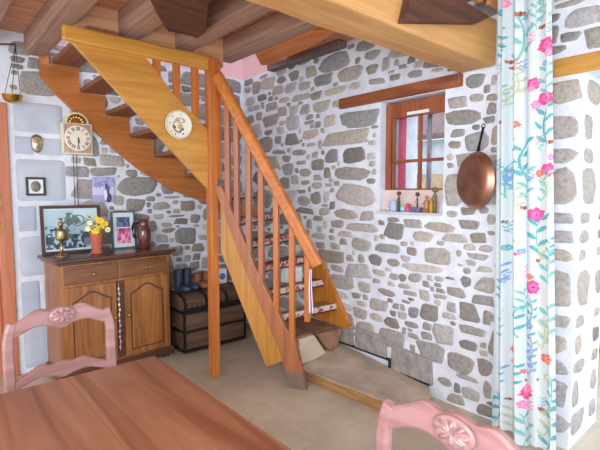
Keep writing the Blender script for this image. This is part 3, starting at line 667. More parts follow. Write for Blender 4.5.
# drawers
for xa, xb in ((-W+.03, -.008), (.008, W-.03)):
    bm = nb(); box(bm, xa, xb, -DD-.014, -DD+.05, DZ-.205, DZ-.065); dw = obj('drawer', bm, DRESX, dr, bevel=.008, seg=3)
    bm = nb(); box(bm, xa+.02, xb-.02, -DD-.018, -DD-.012, DZ-.190, DZ-.082); obj('drawer_panel', bm, DRESX, dw, bevel=.004)
    x = (xa+xb)/2
    bm = nb(); prism(bm, [(x-.09, -DD-.019, DZ-.136), (x-.04, -DD-.019, DZ-.126), (x+.04, -DD-.019, DZ-.126), (x+.09, -DD-.019, DZ-.136), (x+.04, -DD-.019, DZ-.146), (x-.04, -DD-.019, DZ-.146)], (0, -.003, 0)); obj('inlay', bm, wood('drawer_inlay', (140, 92, 50), (170, 116, 66), 'x'), dw)
    knob(x, -DD-.02, DZ-.136, dw)
# doors with arched raised panels
for s in (-1, 1):
    xa, xb = (-W+.03, -.035) if s < 0 else (.035, W-.03)
    za, zb = .115, DZ-.225
    bm = nb(); box(bm, xa, xb, -DD-.014, -DD+.03, za, zb); d_ = obj('door', bm, DRESS, dr, bevel=.006)
    def arch(ins, lift, yy, th):
        pts = []; x0, x1 = xa+ins, xb-ins; z0 = za+ins; z1 = zb-ins-.07
        pts += [(x0, yy, z0), (x1, yy, z0), (x1, yy, z1)]
        for k in range(1, 16):
            t = k/16; xx = x1+(x0-x1)*t; e = 1-abs(2*t-1); pts.append((xx, yy, z1+lift*(e*e*(3-2*e))))
        pts.append((x0, yy, z1)); b_ = nb(); prism(b_, pts, (0, -th, 0)); return b_
    obj('panel_moulding', arch(.045, .07, -DD-.012, .007), DRESD, d_)
    obj('raised_panel', arch(.055, .066, -DD-.014, .012), DRESS, d_, bevel=.008)
    knob(-.055 if s < 0 else .058, -DD-.016, (za+zb)/2+.03, d_)
bm = nb(); box(bm, -.03, .03, -DD-.008, -DD+.02, .115, DZ-.225); obj('centre_stile', bm, DRESD, dr)
bm = nb()
for k in range(7): box(bm, -.032, -.012, -DD-.020, -DD-.012, .2+.075*k, .225+.075*k)
# cord with small white beads hanging down the middle
bm = nb(); tube(bm, [(-.02, -DD-.022, .18), (-.02, -DD-.022, .75)], .003)
for k in range(12): ball(bm, (-.02+.004*math.sin(k*2), -DD-.024, .21+.045*k), .0095, 8, (1, 1, 1.5))
obj('beaded_cord', bm, plain('red_white_beads', (214, 190, 186), .4, noise=.8, scale=60), dr, smooth=True, label='string of pale beads hanging between the doors')

# ---------------------------------------------------------------- things on the dresser
def top(px, py, z=DZ): return on(px, py, 2, z)
c = top(56, 255)  # oil lamp
c = MD @ Vector((-.385, -.03, 0)); c.z = DZ
LAMPB = plain('dull_lamp_brass', (168, 150, 110), .3, .9, noise=.3, scale=14)
cl = thing('brass_lamp', 'tall brass oil burner standing at the left front of the dresser', 'lamp', c)
bm = nb(); lathe(bm, [(.046, 0), (.048, .006), (.03, .014), (.012, .022), (.009, .06), (.009, .10), (.014, .105)], 24, Matrix.Translation(c) @ Matrix.Scale(1.22, 4)); obj('base', bm, LAMPB, cl, smooth=True)
bm = nb(); lathe(bm, [(.012, .10), (.030, .112), (.033, .12), (.033, .165), (.028, .178), (.014, .182)], 24, Matrix.Translation(c) @ Matrix.Scale(1.22, 4)); obj('reservoir', bm, LAMPB, cl, smooth=True)
bm = nb(); lathe(bm, [(.011, .18), (.011, .205), (.017, .208), (.017, .218), (.009, .222), (.007, .24), (.014, .244), (.014, .252)], 20, Matrix.Translation(c) @ Matrix.Scale(1.22, 4)); obj('burner', bm, LAMPB, cl, smooth=True)
bm = nb(); tube(bm, [c+Vector((.040, 0, .16)), c+Vector((.06, 0, .17)), c+Vector((.06, 0, .21)), c+Vector((.014, 0, .244))], .003); obj('handle', bm, LAMPB, cl, smooth=True)

def leaning_picture(name, px, y, label, fm, fw, colfn, cat='picture', lean=.03, mount=None, z0=DZ, res=90):
    """px: left,right,top pixel columns at plane y"""
    A = on(px[0], px[2], 1, y); B = on(px[1], px[3], 1, y); x0, x1 = A.x, B.x; z1 = (A.z+B.z)/2
    zb = z0
    h = z1-zb; t = thing(name, label, cat, ((x0+x1)/2, y-lean, zb))
    def lp(z): return y-lean*(1-(z-zb)/h)-.0
    for (a, b_, c_, d_) in ((x0, x0+fw, zb, z1), (x1-fw, x1, zb, z1), (x0+fw, x1-fw, zb, zb+fw), (x0+fw, x1-fw, z1-fw, z1)): pass
    bm = nb()
    def pr(a, b_, c_, d_):
        prism(bm, [(a, lp(c_), c_), (b_, lp(c_), c_), (b_, lp(d_), d_), (a, lp(d_), d_)], (0, -.018, 0))
    pr(x0, x0+fw, zb, z1); pr(x1-fw, x1, zb, z1); pr(x0+fw, x1-fw, zb, zb+fw); pr(x0+fw, x1-fw, z1-fw, z1)
    obj('frame', bm, fm, t)
    def fp(u, v):
        z = zb+fw*.7+(h-1.4*fw)*v; x = x0+fw*.7+(x1-x0-1.4*fw)*u
        return np.stack([x, y-lean*(1-(z-zb)/h)-.006, z], 1)
    grid('print', res, res, fp, colfn, PIC, t, smooth=False)
    bm = nb(); prism(bm, [(x0+.004, lp(zb)-.002, zb+.002), (x1-.004, lp(zb)-.002, zb+.002), (x1-.004, lp(z1)-.002, z1-.003), (x0+.004, lp(z1)-.002, z1-.003)], (0, .004, 0)); obj('backing', bm, FRAMEB, t)
    return t
rng = np.random.default_rng(3)
def smooth_noise(u, v, k, seed):
    g = np.random.default_rng(seed).random((k+2, k+2)); x = u*k; y = v*k; i = x.astype(int); j = y.astype(int); fx = x-i; fy = y-j
    fx = fx*fx*(3-2*fx); fy = fy*fy*(3-2*fy)
    return g[j, i]*(1-fx)*(1-fy)+g[j, i+1]*fx*(1-fy)+g[j+1, i]*(1-fx)*fy+g[j+1, i+1]*fx*fy
def scene_pic(u, v):
    c = np.zeros((len(u), 3)); c[:] = (170, 206, 220)
    c[(v > .7) & (u > .55)] = (196, 224, 232)
    n = smooth_noise(u, v, 22, 1)*.6+smooth_noise(u, v, 9, 2)*.5
    low = v < .42+.2*smooth_noise(u, v*0, 7, 5)
    c[low & (n > .52)] = (78, 104, 118); c[low & (n > .66)] = (44, 58, 72)
    tw = (np.abs(u-.46) < .05) & (v > .3) & (v < .88); c[tw & (n > .4)] = (92, 110, 112)
    tr = np.hypot((u-.5)/.17, (v-.62)/.22) < 1; c[tr & (n > .55)] = (108, 130, 126)
    k = np.hypot((u-.78)/.12, (v-.27)/.16) < 1; c[k] = (70, 70, 84); c[np.hypot((u-.78)/.07, (v-.2)/.1) < 1] = (120, 132, 146)
    c[(np.abs(np.hypot(u-.62, v-.7)-.12) < .012)] = (96, 122, 132)
    m = (u < .04) | (u > .96) | (v < .06) | (v > .94); c[m] = (206, 222, 230); return c
leaning_picture('large_framed_picture', (39, 99, 207, 204), 4.075, 'large dark brown framed bluish print standing on the dresser behind the brass lamp', FRAMEB, .024, scene_pic, lean=.03)
def small_pic(u, v):
    c = np.zeros((len(u), 3)); c[:] = (214, 232, 242); n = smooth_noise(u, v, 12, 4)
    m = (u > .18) & (u < .82) & (v > .12) & (v < .55); c[m] = (220, 104, 150); c[m & (n > .6)] = (246, 170, 200); c[m & (n < .3)] = (150, 60, 130)
    m = (u > .2) & (u < .8) & (v > .58) & (v < .86); c[m] = (110, 130, 176); c[m & (n > .55)] = (70, 80, 120); return c
leaning_picture('small_framed_photo', (110, 134, 211, 211), 4.09, 'small grey framed photograph in pink and blue between flowerpot and jug', FRAMEG, .014, small_pic, lean=.03)
# flower pot
c = MD @ Vector((-.125, -.06, 0)); c.z = DZ
fp_ = thing('flowerpot', 'terracotta vase of yellow flowers on the dresser', 'flower vase', c)
bm = nb(); lathe(bm, [(.040, 0), (.047, .004), (.048, .012), (.034, .02), (.040, .07), (.048, .115), (.050, .13), (.044, .13), (.04, .11)], 26, Matrix.Translation(c) @ Matrix.Diagonal((1.12, 1.12, 1.4, 1))); obj('pot', bm, TERRA, fp_, smooth=True)
random.seed(4)
bm = nb(); bm2 = nb()
for k in range(80):
    a = random.uniform(0, 2*PI); rr_ = random.uniform(.02, .10); z = .19+random.uniform(-.02, .11); p = c+Vector((rr_*math.cos(a), rr_*math.sin(a)*.8, z))
    d = Vector((math.cos(a), math.sin(a), random.uniform(-.2, .9))).normalized(); s = d.cross(Vector((0, 0, 1))).normalized()*random.uniform(.007, .012); l = random.uniform(.025, .045); nn = d.cross(s).normalized()*.0015
    B_ = bm if k % 3 else bm2
    prism(B_, [p-d*l*.3, p+s+d*l*.2, p+d*l, p-s+d*l*.2], nn)
for k in range(9):
    a = k*.7; tube(bm, [c+Vector((0, 0, .15)), c+Vector((.03*math.cos(a), .03*math.sin(a), .21)), c+Vector((.06*math.cos(a), .06*math.sin(a), .26))], .0022)
obj('leaves', bm, LEAF, fp_); obj('pale_leaves', bm2, LEAFP, fp_)
def bloom(p, r, m, name):
    bm = nb(); d = (Vector((0, 0, H))-p).normalized(); s = d.cross(Vector((0, 0, 1))).normalized(); t = s.cross(d)
    for k in range(11):
        a = 2*PI*k/11; e = s*math.cos(a)+t*math.sin(a); f = s*-math.sin(a)+t*math.cos(a)
        prism(bm, [p+e*r*.1, p+e*r*.6+f*r*.26+d*r*.25, p+e*r+d*r*.1, p+e*r*.6-f*r*.26+d*r*.25], d*.0015)
    ball(bm, p+d*r*.15, r*.34, 10); obj(name, bm, m, fp_)
for dx, dz, r, m in ((-.02, .205, .045, YFLO), (.02, .275, .034, YFLO), (.06, .25, .024, YFLO), (-.06, .26, .026, WFLO), (.075, .20, .026, WFLO), (-.015, .30, .022, YFLO), (-.08, .215, .026, WFLO), (.03, .225, .024, YFLO)):
    bloom(c+Vector((dx, -.05, dz)), r, m, 'yellow_flower' if m == YFLO else 'cream_flower')
# jug
c = MD @ Vector((.315, .0, 0)); c.z = DZ
jg = thing('stoneware_jug', 'tall glossy brown stoneware jug at the right end of the dresser', 'jug', c)
bm = nb(); lathe(bm, [(.048, 0), (.052, .01), (.060, .06), (.064, .10), (.060, .13), (.045, .16), (.040, .18), (.050, .20), (.052, .205), (.042, .20), (.034, .18)], 30, Matrix.Translation(c) @ Matrix.Diagonal((1, 1, 1.3, 1))); obj('body', bm, JUGM, jg, smooth=True)
bm = nb(); dv = Vector((-.75, .6, 0)).normalized(); tube(bm, [c+dv*.036+Vector((0, 0, .235)), c+dv*.085+Vector((0, 0, .23)), c+dv*.102+Vector((0, 0, .18)), c+dv*.09+Vector((0, 0, .11)), c+dv*.055+Vector((0, 0, .08))], .011); obj('handle', bm, IRON, jg, smooth=True)

# ---------------------------------------------------------------- things on the back wall
A = on(62, 122, 1, YB); cx = 1.068; cz = 1.955; yw = YB-.012
ck = thing('wall_clock', 'cream faced wall clock with roman numerals and arched brass top', 'clock', (cx, yw, cz-.14))
bm = nb(); box(bm, cx-.108, cx+.108, yw-.07, yw, cz-.122, cz+.112); obj('case', bm, CREAM, ck, bevel=.004)
bm = nb(); box(bm, cx-.098, cx+.098, yw-.074, yw-.066, cz-.112, cz+.104); obj('corner_plate', bm, plain('pinkish_brass', (190, 160, 140), .4, .3, noise=.3, scale=60), ck)
def arcpoly(r, yy, n=20, zc=0): return [(cx+r*math.cos(PI*k/n), yy, cz+.112+r*.95*math.sin(PI*k/n)) for k in range(n+1)]
bm = nb(); prism(bm, arcpoly(.086, yw-.06), (0, .03, 0)); obj('arched_pediment', bm, CREAM, ck)
bm = nb(); prism(bm, arcpoly(.072, yw-.066), (0, .01, 0)); pd = obj('brass_relief', bm, BRASS, ck)
bm = nb()
for k in range(7):
    a = PI*(k+.5)/7; ball(bm, (cx+.045*math.cos(a), yw-.068, cz+.117+.042*math.sin(a)), .013, 8, (1, .5, 1))
obj('relief_knobs', bm, BRASS, pd, smooth=True)
MC = Matrix.Translation((cx, yw-.074, cz-.002)) @ Matrix.Rotation(rad(90), 4, 'X')
bm = nb(); lathe(bm, [(.094, 0), (.096, .006), (.090, .009), (.0, .010)], 40, MC); dial = obj('dial', bm, plain('ivory_dial', (238, 232, 214), .3, noise=.02), ck, smooth=False)
bm = nb(); yd = yw-.0855
NUM = ['XII', 'I', 'II', 'III', 'IIII', 'V', 'VI', 'VII', 'VIII', 'IX', 'X', 'XI']
def stroke(bm, p, q, w):
    p = Vector(p); q = Vector(q); d = (q-p).normalized(); s = Vector((-d.z, 0, d.x))*w/2; prism(bm, [p-s, p+s, q+s, q-s], (0, -.001, 0))
for h, t in enumerate(NUM):
    a = rad(90-30*h); ctr = Vector((cx+.071*math.cos(a), yd, cz-.002+.071*math.sin(a))); rt = a-PI/2
    ws_ = {'I': .0075, 'V': .013, 'X': .014}; tot = sum(ws_[ch] for ch in t); x = -tot/2; hh = .0125
    def L2(px_, pz_): return ctr+Vector((px_*math.cos(rt)-pz_*math.sin(rt), 0, px_*math.sin(rt)+pz_*math.cos(rt)))
    for ch in t:
        w_ = ws_[ch]; m0 = x+w_/2
        if ch == 'I': stroke(bm, L2(m0, -hh), L2(m0, hh), .0036)
        if ch == 'V': stroke(bm, L2(m0-.0045, hh), L2(m0, -hh), .0038); stroke(bm, L2(m0+.0045, hh), L2(m0, -hh), .002)
        if ch == 'X': stroke(bm, L2(m0-.005, hh), L2(m0+.005, -hh), .0038); stroke(bm, L2(m0+.005, hh), L2(m0-.005, -hh), .002)
        x += w_
obj('numerals', bm, FRAMEK, dial)
for L_, a, w_, nm in ((.06, rad(-92), .005, 'minute_hand'), (.040, rad(-78), .007, 'hour_hand')):
    bm = nb(); p = Vector((cx, yd-.002, cz)); stroke(bm, p, p+Vector((math.cos(a)*L_, 0, math.sin(a)*L_)), w_); ball(bm, p, .006, 8); obj(nm, bm, FRAMEK, ck)
bm = nb()
for dx in (-.028, -.004): tube(bm, [(cx+dx, yw-.03, cz-.12), (cx+dx, yw-.028, cz-.42), (cx+dx-.004, yw-.028, 1.0)], .0028)
obj('weight_cords', bm, IRON, ck)

ck.scale = (1.1, 1, 1.12); ck.location.z -= .015
# oval portrait frame
fx = .752; fz = 1.545
ov = thing('oval_portrait', 'small black square frame with an oval relief, left on the back wall', 'picture', (fx, YB-.01, fz-.08))
bm = nb()
for a in ((-.07, .07, .058, .075), (-.07, .07, -.075, -.058)): box(bm, fx+a[0], fx+a[1], YB-.03, YB-.006, fz+a[2], fz+a[3])
for a in ((-.07, -.054), (.054, .07)): box(bm, fx+a[0], fx+a[1], YB-.03, YB-.006, fz-.058, fz+.058)
obj('frame', bm, FRAMEK, ov, bevel=.002)
obj('mat_board', bx(fx-.055, fx+.055, YB-.018, YB-.008, fz-.06, fz+.06), WHITE, ov)
bm = nb(); ball(bm, (fx, YB-.018, fz), .036, 20, (1, .4, 1.25)); obj('oval_relief', bm, plain('grey_relief', (120, 116, 112), .5, noise=.6, scale=45), ov, smooth=True)
bm = nb(); tube(bm, [(fx, YB-.015, fz+.07), (fx, YB-.015, fz+.09)], .004); obj('hanging_ring', bm, BRASS, ov)

# metal face mask
mx_, mz_ = .775, 1.895
def mp_(u, v):
    x = (u-.5)*2; y = (v-.5)*2; wd = .044*np.sqrt(np.maximum(.02, 1-np.abs(y)**2.6))*(1+.12*y)
    X = x*wd; Zz = y*.075; dpt = .030*np.sqrt(np.maximum(0, 1-x*x*.98))*np.sqrt(np.maximum(0, 1-y*y*.95))
    nose = .014*np.exp(-(X/.007)**2)*np.exp(-((Zz+.004)/.02)**2)*(1-np.clip((Zz-.012)/.03, 0, 1))
    eyes = -.008*(np.exp(-((np.abs(X)-.015)/.008)**2)*np.exp(-((Zz-.014)/.006)**2))
    mouth = -.006*np.exp(-(X/.013)**2)*np.exp(-((Zz+.032)/.004)**2)+.004*np.exp(-(X/.014)**2)*np.exp(-((Zz+.038)/.004)**2)
    brow = .005*np.exp(-((np.abs(X)-.015)/.012)**2)*np.exp(-((Zz-.024)/.005)**2)
    hair = .004*np.sin(X*900)*(Zz > .036)
    return np.stack([mx_+X, YB-.006-dpt-nose-eyes-mouth-brow-hair, mz_+Zz], 1)
o = grid('face_mask', 50, 60, mp_, lambda u, v: np.tile([190, 184, 160], (len(u), 1)), SILVER); o.modifiers.new('s', 'SOLIDIFY').thickness = .003
tag(o, 'small pewter coloured face mask hung left of the clock', 'mask')

# violet poster pinned on wall
def poster(u, v):
    c = np.zeros((len(u), 3)); c[:] = (206, 208, 240); n = smooth_noise(u, v, 12, 8)
    c[v > .62] = (176, 176, 222); c[(v > .55) & (n > .6)] = (148, 146, 206); c[(v < .3)] = (172, 168, 216)
    b1 = np.hypot((u-.66)/.12, (v-.48)/.2) < 1; c[b1] = (96, 88, 150); b2 = np.hypot((u-.72)/.14, (v-.18)/.2) < 1; c[b2] = (76, 68, 124)
    c[np.hypot((u-.58)/.07, (v-.3)/.22) < 1] = (236, 238, 250); c[np.hypot((u-.62)/.06, (v-.68)/.06) < 1] = (90, 70, 120)
    return c
A = on(91, 177, 1, YB); B = on(114, 202, 1, YB)
o = grid('pinned_print', 60, 60, lambda u, v: np.stack([A.x+(B.x-A.x)*u, YB-.022-.004*np.sin(u*3), B.z+(A.z-B.z)*v], 1), poster, PIC); o.modifiers.new('s', 'SOLIDIFY').thickness = .002
tag(o, 'unframed violet print with a dark figure pinned above the small photograph', 'print')

# hanging scale pan
hx, hz = .655, 2.615
sc_ = thing('hanging_scale_pan', 'brass pan hanging on three cords from an iron hook at upper left', 'hanging pan', (.62, YB-.14, 2.25))
bm = nb(); tube(bm, [(.40, YB+.004, hz+.0), (.5, YB-.06, hz+.006), (.6, YB-.12, hz+.01), (hx-.02, YB-.14, hz+.012), (hx-.02, YB-.14, hz-.005)], .006); obj('hook_bar', bm, IRON, sc_, smooth=True)
pc_ = Vector((hx-.055, YB-.14, 2.235))
bm = nb(); lathe(bm, [(.0, -.056), (.03, -.052), (.058, -.036), (.070, .0), (.075, .004), (.070, .006), (.054, -.030), (.028, -.045), (.0, -.049)], 30, Matrix.Translation(pc_)); obj('pan', bm, BRASS, sc_, smooth=True)
for k in range(3):
    a = rad(20+120*k); bm = nb(); tube(bm, [pc_+Vector((.062*math.cos(a), .062*math.sin(a), .002)), Vector((hx-.02, YB-.14, hz-.004))], .0022); obj('cord', bm, IRON, sc_)

# copper pan
pc_ = Vector((XR-.095, 1.405, 1.572)); Mp = Matrix.Translation(pc_) @ Matrix.Rotation(rad(-27), 4, 'Z') @ Matrix.Rotation(rad(-90), 4, 'Y')
cp = thing('copper_pan', 'round copper pan hanging by its iron handle on the stone wall', 'pan', pc_)
bm = nb(); lathe(bm, [(.0, .050), (.10, .049), (.150, .045), (.165, .036), (.170, .020), (.182, .010), (.184, .004), (.175, .002), (.16, .010), (.0, .030)], 48, Mp); obj('bowl', bm, COPPER, cp, smooth=True)
bm = nb(); sweep(bm, [pc_+Vector((.0, 0, .17)), pc_+Vector((.04, .006, .25)), pc_+Vector((.088, .012, .345))], [(.022, .008), (.013, .006), (.016, .006)], up=(1, 0, 0)); tube(bm, [pc_+Vector((.088, .012+.012*math.cos(t*PI/6), .352+.014*math.sin(t*PI/6))) for t in range(13)], .003); obj('handle', bm, IRON, cp)

# ---------------------------------------------------------------- trunk
T0 = Vector((1.80, 3.69, 0)); tr = thing('travel_trunk', 'old dark wooden trunk with iron bands under the stairs', 'trunk', (2.15, 3.9, 0))
x0, x1, y0, y1 = 1.80, 2.47, 3.70, 4.12
obj('body', bx(x0, x1, y0, y1, .02, .40), TRUNKM, tr, bevel=.006)
bm = nb(); prism(bm, [(x0-.004, y0-.004, .405), (x0-.004, y1, .405), (x0-.004, y1, .52), (x0-.004, y1-.10, .545), (x0-.004, y0+.12, .545), (x0-.004, y0+.03, .525), (x0-.004, y0-.004, .48)], (x1-x0+.008, 0, 0)); lid = obj('lid', bm, TRUNKM, tr, bevel=.008)
bm = nb()
for z0_, z1_ in ((.02, .05), (.20, .225), (.375, .402)): box(bm, x0-.004, x1+.004, y0-.005, y0+.01, z0_, z1_); box(bm, x0-.005, x0+.01, y0-.004, y1, z0_, z1_)
for x in (x0-.005, x1-.02): box(bm, x, x+.025, y0-.006, y0+.01, .02, .402)
obj('iron_bands', bm, IRON, tr)
bm = nb(); box(bm, x0-.006, x1+.006, y0-.008, y0+.004, .41, .435)
for k in range(13): ball(bm, (x0+.03+k*(x1-x0-.06)/12, y0-.008, .455), .009, 8)
for x in (x0+.0, x0+.22, x0+.44, x1-.03): prism(bm, [(x, y0-.009, .41), (x, y0-.009, .482), (x, y0+.03, .53), (x, y0+.12, .552), (x, y1-.1, .552), (x, y1-.1, .54), (x, y0+.12, .54), (x, y0+.03, .515), (x, y0+.0, .47)], (.028, 0, 0))
obj('lid_straps', bm, IRON, lid)
bm = nb(); box(bm, (x0+x1)/2-.03, (x0+x1)/2+.03, y0-.015, y0, .34, .44); ball(bm, ((x0+x1)/2, y0-.016, .37), .01, 8); obj('lock', bm, plain('tarnished_lock', (120, 100, 70), .4, .7), tr)
bm = nb(); tube(bm, [(x0-.012, y0+.14, .27), (x0-.03, y0+.16, .25), (x0-.03, y0+.24, .25), (x0-.012, y0+.26, .27)], .008); obj('side_handle', bm, LEATHB, tr)

def boot(bm, x, y, z, h, s=1.0, ang=0):
    M_ = Matrix.Translation((x, y, z)) @ Matrix.Rotation(ang, 4, 'Z')
    prof = [(0, .0, .036, .036), (0, .03, .036, .034), (0, .08*s, .034, .034), (0, h*.6, .038, .042), (0, h, .042, .046)]
    rings = []
    for (_, zz, rx, ry) in prof:
        yo = -.0
        rings.append([bm.verts.new(M_ @ Vector((rx*s*math.cos(a*PI/8), yo+ry*s*math.sin(a*PI/8), zz))) for a in range(16)])
    for i in range(len(rings)-1):
        for j in range(16): bm.faces.new((rings[i][j], rings[i][(j+1) % 16], rings[i+1][(j+1) % 16], rings[i+1][j]))
    bm.faces.new(rings[0][::-1])
    inner = [bm.verts.new(v.co+(M_.translation-v.co)*Vector((.12, .12, 0)).x*Vector((1, 1, 0)).x if False else Vector((v.co.x*.9+M_.translation.x*.1, v.co.y*.9+M_.translation.y*.1, v.co.z))) for v in rings[-1]]
    low = [bm.verts.new(Vector((v.co.x, v.co.y, v.co.z-h*.5))) for v in inner]
    for j in range(16):
        k = (j+1) % 16; bm.faces.new((rings[-1][j], rings[-1][k], inner[k], inner[j])); bm.faces.new((inner[j], inner[k], low[k], low[j]))
    bm.faces.new(low)
    # foot
    bmesh.ops.create_uvsphere(bm, u_segments=14, v_segments=10, radius=1, matrix=M_ @ Matrix.Translation((0, -.055*s, .028*s)) @ Matrix.Diagonal((.038*s, .09*s, .038*s, 1)))
    cut = [v for v in bm.verts if v.co.z < z]
    for v in cut: v.co.z = z
def rpos(px, py, z): p = on(px, py, 2, z); return p
TZ = .548
for (x, y, lb) in ((1.865, 3.93, 'tall dark blue rubber boot standing on the trunk, nearest the dresser'), (1.965, 3.955, 'tall dark blue rubber boot standing on the trunk, beside its pair')):
    bm = nb(); boot(bm, x, y, TZ+.005, .205, 1.0, rad(25)); o = obj('rubber_boot', bm, LEATHD, smooth=True); o.modifiers.new('e', 'EDGE_SPLIT'); tag(o, lb, 'boot', 'boots on the trunk')
for (x, y, lb) in ((2.085, 3.97, 'short brown leather boot on the trunk, next to the dark boots'), (2.185, 3.985, 'short brown leather boot on the trunk, next to the newel post')):
    bm = nb(); boot(bm, x, y, TZ+.005, .14, 1.05, rad(15)); o = obj('leather_boot', bm, LEATHB, smooth=True); o.modifiers.new('e', 'EDGE_SPLIT'); tag(o, lb, 'boot', 'boots on the trunk')
bt = thing('detergent_box', 'white and blue box on the trunk behind the newel post', 'box', (2.36, 3.99, TZ+.005))
obj('body', bx(2.31, 2.42, 3.96, 4.02, TZ+.005, TZ+.16), WHITE, bt, bevel=.004)
bm = nb(); lathe(bm, [(.0, 0), (.035, 0), (.035, .002), (.0, .002)], 20, Matrix.Translation((2.365, 3.959, TZ+.08)) @ Matrix.Rotation(rad(90), 4, 'X')); obj('round_label', bm, plain('blue_print', (96, 134, 190), .5), bt)
# small things stored on the treads
for (x, y, z, sx, sy, sz, c_, lb, r0) in ((2.36, 3.40, 1.275+.002, .16, .10, .11, (176, 124, 74), 'brown cardboard box left on an upper tread behind the balusters', .4),
                                       (2.50, 3.0, .705+.002, .15, .12, .13, (224, 228, 234), 'white carton left on a low tread behind the balusters', .1)):
    M_ = Matrix.Translation((x, y, z)) @ Matrix.Rotation(r0, 4, 'Z'); bm = bx(-sx/2, sx/2, -sy/2, sy/2, 0, sz, M=M_); box(bm, -sx/2-.002, sx/2+.002, -.012, .012, sz*.1, sz+.001, M=M_)
    o = obj('cardboard_box', bm, plain('carton', c_, .7, noise=.08)); tag(o, lb, 'box')

# ---------------------------------------------------------------- trinkets on the window sill
SZ = WZ0+.016; SX = XR-.012
def sill_y(px): return on(px, 205, 0, SX).y
def trinket(name, label, cat, bm, m): return tag(obj(name, bm, m, smooth=False), label, cat, None)
y = sill_y(393); bm = nb(); lathe(bm, [(.026, 0), (.03, .01), (.03, .075), (.034, .08), (.027, .078), (.026, .012)], 20, Matrix.Translation((SX+.005, y, SZ)))
mg = thing('mug', 'pale blue mug at the left end of the window sill', 'mug', (SX, y, SZ)); obj('cup', bm, plain('pale_blue_glaze', (176, 204, 232), .3), mg, smooth=True)
bm = nb(); tube(bm, [(SX-.02, y+.024, SZ+.06), (SX-.03, y+.045, SZ+.05), (SX-.03, y+.045, SZ+.03), (SX-.02, y+.026, SZ+.02)], .004); obj('handle', bm, plain('white_glaze', (220, 226, 236), .3), mg)
def figure(name, label, px, h, m, r=.011, stretch=1):
    h *= 1.25; r *= 1.25; y = sill_y(px); bm = nb(); lathe(bm, [(r*1.3, 0), (r*1.3, .004), (r*.9, .008), (r*1.05, h*.35), (r*.7, h*.55), (r*.95, h*.65), (r*.4, h*.76), (r*.3, h*.8)], 14, Matrix.Translation((SX+.01, y, SZ))); ball(bm, (SX+.01, y, SZ+h*.88), h*.11, 10)
    for s in (-1, 1): tube(bm, [(SX+.01, y+s*r*.8, SZ+h*.68), (SX+.0, y+s*r*1.5, SZ+h*.5), (SX-.004, y+s*r*.6, SZ+h*.42)], r*.22)
    return tag(obj(name, bm, m, smooth=True), label, 'figurine')
figure('figurine', 'small dark brown figurine behind the pale blue mug', 398, .125, plain('umber', (96, 76, 66), .6), .008)
figure('figurine', 'thin dark headed figurine in the middle of the sill', 416.5, .12, plain('blackish', (66, 62, 78), .5), .005)
figure('figurine', 'golden brown figurine on the right half of the sill', 426, .10, plain('goldbrown', (176, 132, 74), .4, .3), .013)
figure('figurine', 'tall dark green figurine standing near the right end of the sill', 434, .15, plain('greenbrown', (112, 108, 78), .5), .011)
figure('figurine', 'ochre figurine just in front of the tall green one', 430.5, .085, plain('ochre', (206, 150, 66), .4), .012)
y = sill_y(403); bm = nb(); ball(bm, (SX, y, SZ+.022), .024, 14, (1, 1, .95)); trinket('trinket_ball', 'light blue round pot standing before the red topped one', 'pot', bm, plain('sky_glaze', (158, 214, 236), .25))
y = sill_y(407); bm = nb(); lathe(bm, [(.022, 0), (.024, .03), (.018, .04), (.02, .045), (.016, .06), (.004, .066)], 16, Matrix.Translation((SX+.012, y, SZ))); trinket('lidded_pot', 'small red topped pot on the window sill', 'pot', bm, plain('red_glaze', (216, 84, 96), .3))
y = sill_y(415); bm = bx(SX-.015, SX+.03, y-.05, y+.045, SZ, SZ+.03); box(bm, SX-.018, SX+.033, y-.052, y+.047, SZ+.03, SZ+.036); trinket('trinket_box', 'low violet box in the middle of the window sill', 'box', bm, plain('violet_lacquer', (116, 104, 140), .4, noise=.5, scale=50))
y = sill_y(439.5); bm = nb(); prism(bm, [(SX-.015, y-.012, SZ), (SX+.04, y-.012, SZ), (SX+.05, y-.028, SZ+.12), (SX-.005, y-.028, SZ+.12)], (0, .006, 0)); trinket('leaning_card', 'pale blue grey card leaning at the right end of the sill', 'card', bm, plain('card', (188, 200, 220), .6))

# ---------------------------------------------------------------- TABLE
TX0, TX1, TY0, TY1 = -.30, .795, .22, 1.94
tb = thing('dining_table', 'reddish brown wooden dining table with plank top', 'table', (.25, 1.1, 0))
bm = nb(); w_ = (TX1-TX0)/3
for k in range(3):
    box(bm, TX0+w_*k, TX0+w_*(k+1)-.0006, TY0, TY1, .718, .75)
obj('tabletop', bm, TABM, tb, bevel=.0015)
bm = nb(); box(bm, TX0+.06, TX1-.06, TY0+.06, TY0+.085, .62, .717); box(bm, TX0+.06, TX1-.06, TY1-.085, TY1-.06, .62, .717); box(bm, TX0+.06, TX0+.085, TY0+.06, TY1-.06, .62, .717); box(bm, TX1-.085, TX1-.06, TY0+.06, TY1-.06, .62, .717); obj('apron', bm, DRESD, tb)
for x in (TX0+.09, TX1-.09):
    for y in (TY0+.09, TY1-.09):
        bm = nb(); sweep(bm, [(x, y, 0), (x, y, .5), (x, y, .717)], [(.05, .05), (.07, .07), (.075, .075)], up=(0, 1, 0)); obj('leg', bm, DRESD, tb)

